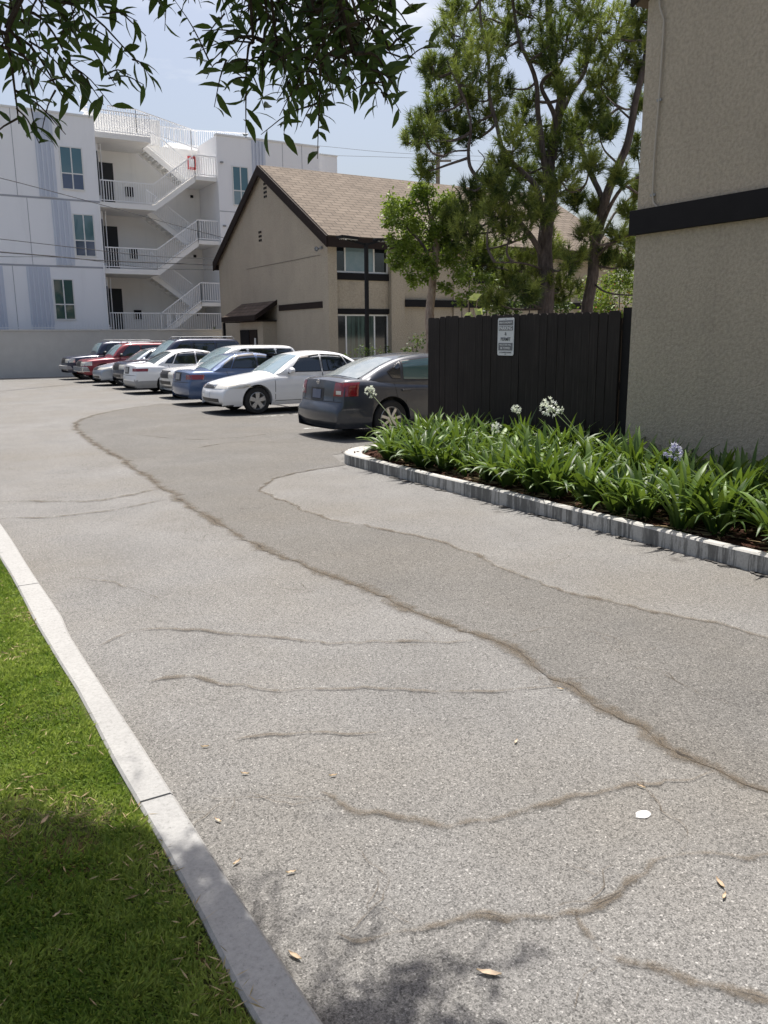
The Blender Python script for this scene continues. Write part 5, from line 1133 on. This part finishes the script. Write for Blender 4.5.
hub = [p for m_ in mains for p in grow(m_[0], 6)[4:]]
ups = []
for (path, r0, r1) in limb:
    p = Vector(path[0])
    if r0 > .0035:
        h = min(hub, key=lambda q: (q-p).length+(10 if q.z < p.z-.1 else 0))
        if (h-p).length < 2.0: ups.append(([h, (h+p)/2+Vector((0, 0, .08)), p], .008, .004))
m = MB()
for pts, r0, r1 in limb+ups:
    c = catmull(pts, 3); k = len(c); m.tube([p-tb for p in c], [r0+(r1-r0)*i/(k-1) for i in range(k)], 4, cap=False)
m.build('twigs', 'twig_bark', ft, smooth=True, fixn=False)
P = np.array([tuple(p-tb) for p in LP_]); Dm = np.array([tuple(p) for p in LD_]); n = len(P); r_ = np.random.RandomState(8)
S = unit(np.cross(Dm, r_.normal(size=(n, 3))*.7+[0, 0, 1])); Nn = unit(np.cross(S, Dm)); dist = np.linalg.norm(P+np.array(tuple(tb))-np.array([0, 0, 1.75]), axis=1); ln = (r_.uniform(.045, .078, n)*np.clip(dist/2.5, .8, 1.15))[:, None]; wd = ln*r_.uniform(.115, .165, (n, 1)); cv = ln*.06
rowsP = [(0, .05, 0), (.22, .8, .6), (.48, 1.0, 1.0), (.76, .62, .5), (1.0, .03, -.8)]
V = np.stack([q for (t, ww, bz) in rowsP for q in (P+Dm*ln*t-S*wd*ww+Nn*(cv*bz+wd*ww*.25), P+Dm*ln*t+Nn*cv*bz, P+Dm*ln*t+S*wd*ww+Nn*(cv*bz+wd*ww*.25))], 1)
fc = np.array([(k*3+j, k*3+j+1, (k+1)*3+j+1, (k+1)*3+j) for k in range(4) for j in (0, 1)])
Fq = (fc[None]+np.arange(n)[:, None, None]*15).reshape(-1, 4)
npmesh('leaves', V.reshape(-1, 3), Fq, ['willow_leaf'], ft, np.repeat(np.array(LT_), 15), smooth=True)
print('leaves', n)

# ------------------------------------------------------------------ wires and poles
def wire(name, label, pts, r):
    m = MB(); c = catmull(pts, 8); b = Vector(pts[0]); m.tube([p-b for p in c], r, 5); o = m.build(name, 'cable', smooth=True); o.location = b; tag(o, label, 'cable'); return o
wire('overhead_cable', 'thin dark cable sloping down across the upper windows of the white block', [at(-60, 166, 26), at(0, 178, 29), at(95, 203, 35), at(160, 221, 41), at_y(228, 239, 44.9)], .014)
wire('overhead_cable', 'middle dark cable crossing the staircase of the white block', [at(-60, 233, 26), at(0, 239, 29), at(70, 247, 33), at(150, 256, 38), at(216, 259, 42.3)], .014)
wire('overhead_cable', 'thick twisted dark cable running to the left eave of the tan house', [at(-60, 247, 26), at(0, 252, 29), at(50, 256, 32), at(110, 261, 36), at(217, 265, 42.2)], .024)
wire('overhead_cable', 'thin grey cable just below the twisted cable at the left', [at(-60, 252, 26), at(0, 256.5, 29), at(70, 258, 33), at(150, 268, 38), at(217, 270, 42.2)], .010)
b0 = at(438, 152, 58); up_ = thing('utility_pole', 'tall grey wooden utility pole rising behind the pine and the roof', 'pole', (b0.x, b0.y, 0))
m = MB(); m.tube([(0, 0, -.1), (0, 0, b0.z)], [.2, .15], 10); m.build('pole', 'pole_wood', up_, smooth=True); MB().bar((-.8, .5, b0.z-.6), (.8, -.5, b0.z-.6), .1, .12).build('crossarm', 'pole_wood', up_)
wire('overhead_cable', 'faint upper sky cable right of the white block', [at(250, 140, 56), at(320, 146, 57), at(438, 155, 58), at(700, 160, 62)], .012)
wire('overhead_cable', 'faint lower sky cable above the shingle roof', [at(250, 150, 56), at(320, 155, 57), at(438, 159, 58), at(700, 172, 62)], .012)

# ------------------------------------------------------------------ litter on the ground
def fallen(u, v, L, ang, label, z=.0, mat='dry_leaf', w=.28, grp='fallen leaves on the drive'):
    p = at_z(u, v, z); m = MB(); d = Vector((math.cos(ang), math.sin(ang), 0)); s = Vector((-d.y, d.x, 0)); V = []
    for t, ww, h in ((0, .05, .012), (.25, .8, .006), (.5, 1, .010), (.75, .7, .008), (1, .04, .018)):
        for q in (-1, 0, 1): V.append(d*L*(t-.5)+s*q*ww*L*w*.5+Vector((0, 0, h*.55+.002+abs(q)*.004)))
    o = npmesh('fallen_leaf', np.array([tuple(q) for q in V]), np.array([(k*3+j, k*3+j+1, (k+1)*3+j+1, (k+1)*3+j) for k in range(4) for j in (0, 1)]), [mat], None, np.full(15, rl.random())); o.location = (p.x, p.y, z); tag(o, label, 'leaf', grp)
sm = 'small dry tan leaf lying flat on the grey asphalt'
for (u, v) in [(333, 777), (218, 822), (237, 864), (291, 874), (245, 775), (516, 743), (641, 788), (560, 690), (205, 748)]: fallen(u, v, .035, rl.uniform(0, 3), sm)
fallen(489, 975, .07, 2.4, 'curled cream leaf on the asphalt right of the tree shadow'); fallen(295, 958, .05, 2.0, 'pinkish dry leaf on the asphalt beside the near kerb'); fallen(720, 885, .05, 1.2, 'pink brown leaf on the asphalt inside the right crack loop'); fallen(724, 898, .035, .4, 'short dry leaf just below the pink brown leaf')
fallen(45, 822, .055, .9, 'tan leaf lying on the sunlit lawn', .115, grp='fallen leaves on the lawn'); fallen(57, 917, .03, .5, 'small pale leaf in the shaded lawn', .115, grp='fallen leaves on the lawn')
p = at_z(643, 815, 0); m = MB(); m.add([(.035*math.cos(a*math.pi/6)*(1+.15*math.sin(a*2.3)), .025*math.sin(a*math.pi/6), .0) for a in range(12)], [tuple(range(12))]); m.prism([(.033*math.cos(a*math.pi/6)*(1+.15*math.sin(a*2.3)), .024*math.sin(a*math.pi/6), .0) for a in range(12)], (0, 0, .002))
m.f = m.f[1:]; m.m = m.m[1:]
o = m.build('flat_stone', 'slab'); o.location = (p.x, p.y, .0015); tag(o, 'flat whitish blob of litter on the asphalt at right', 'litter')
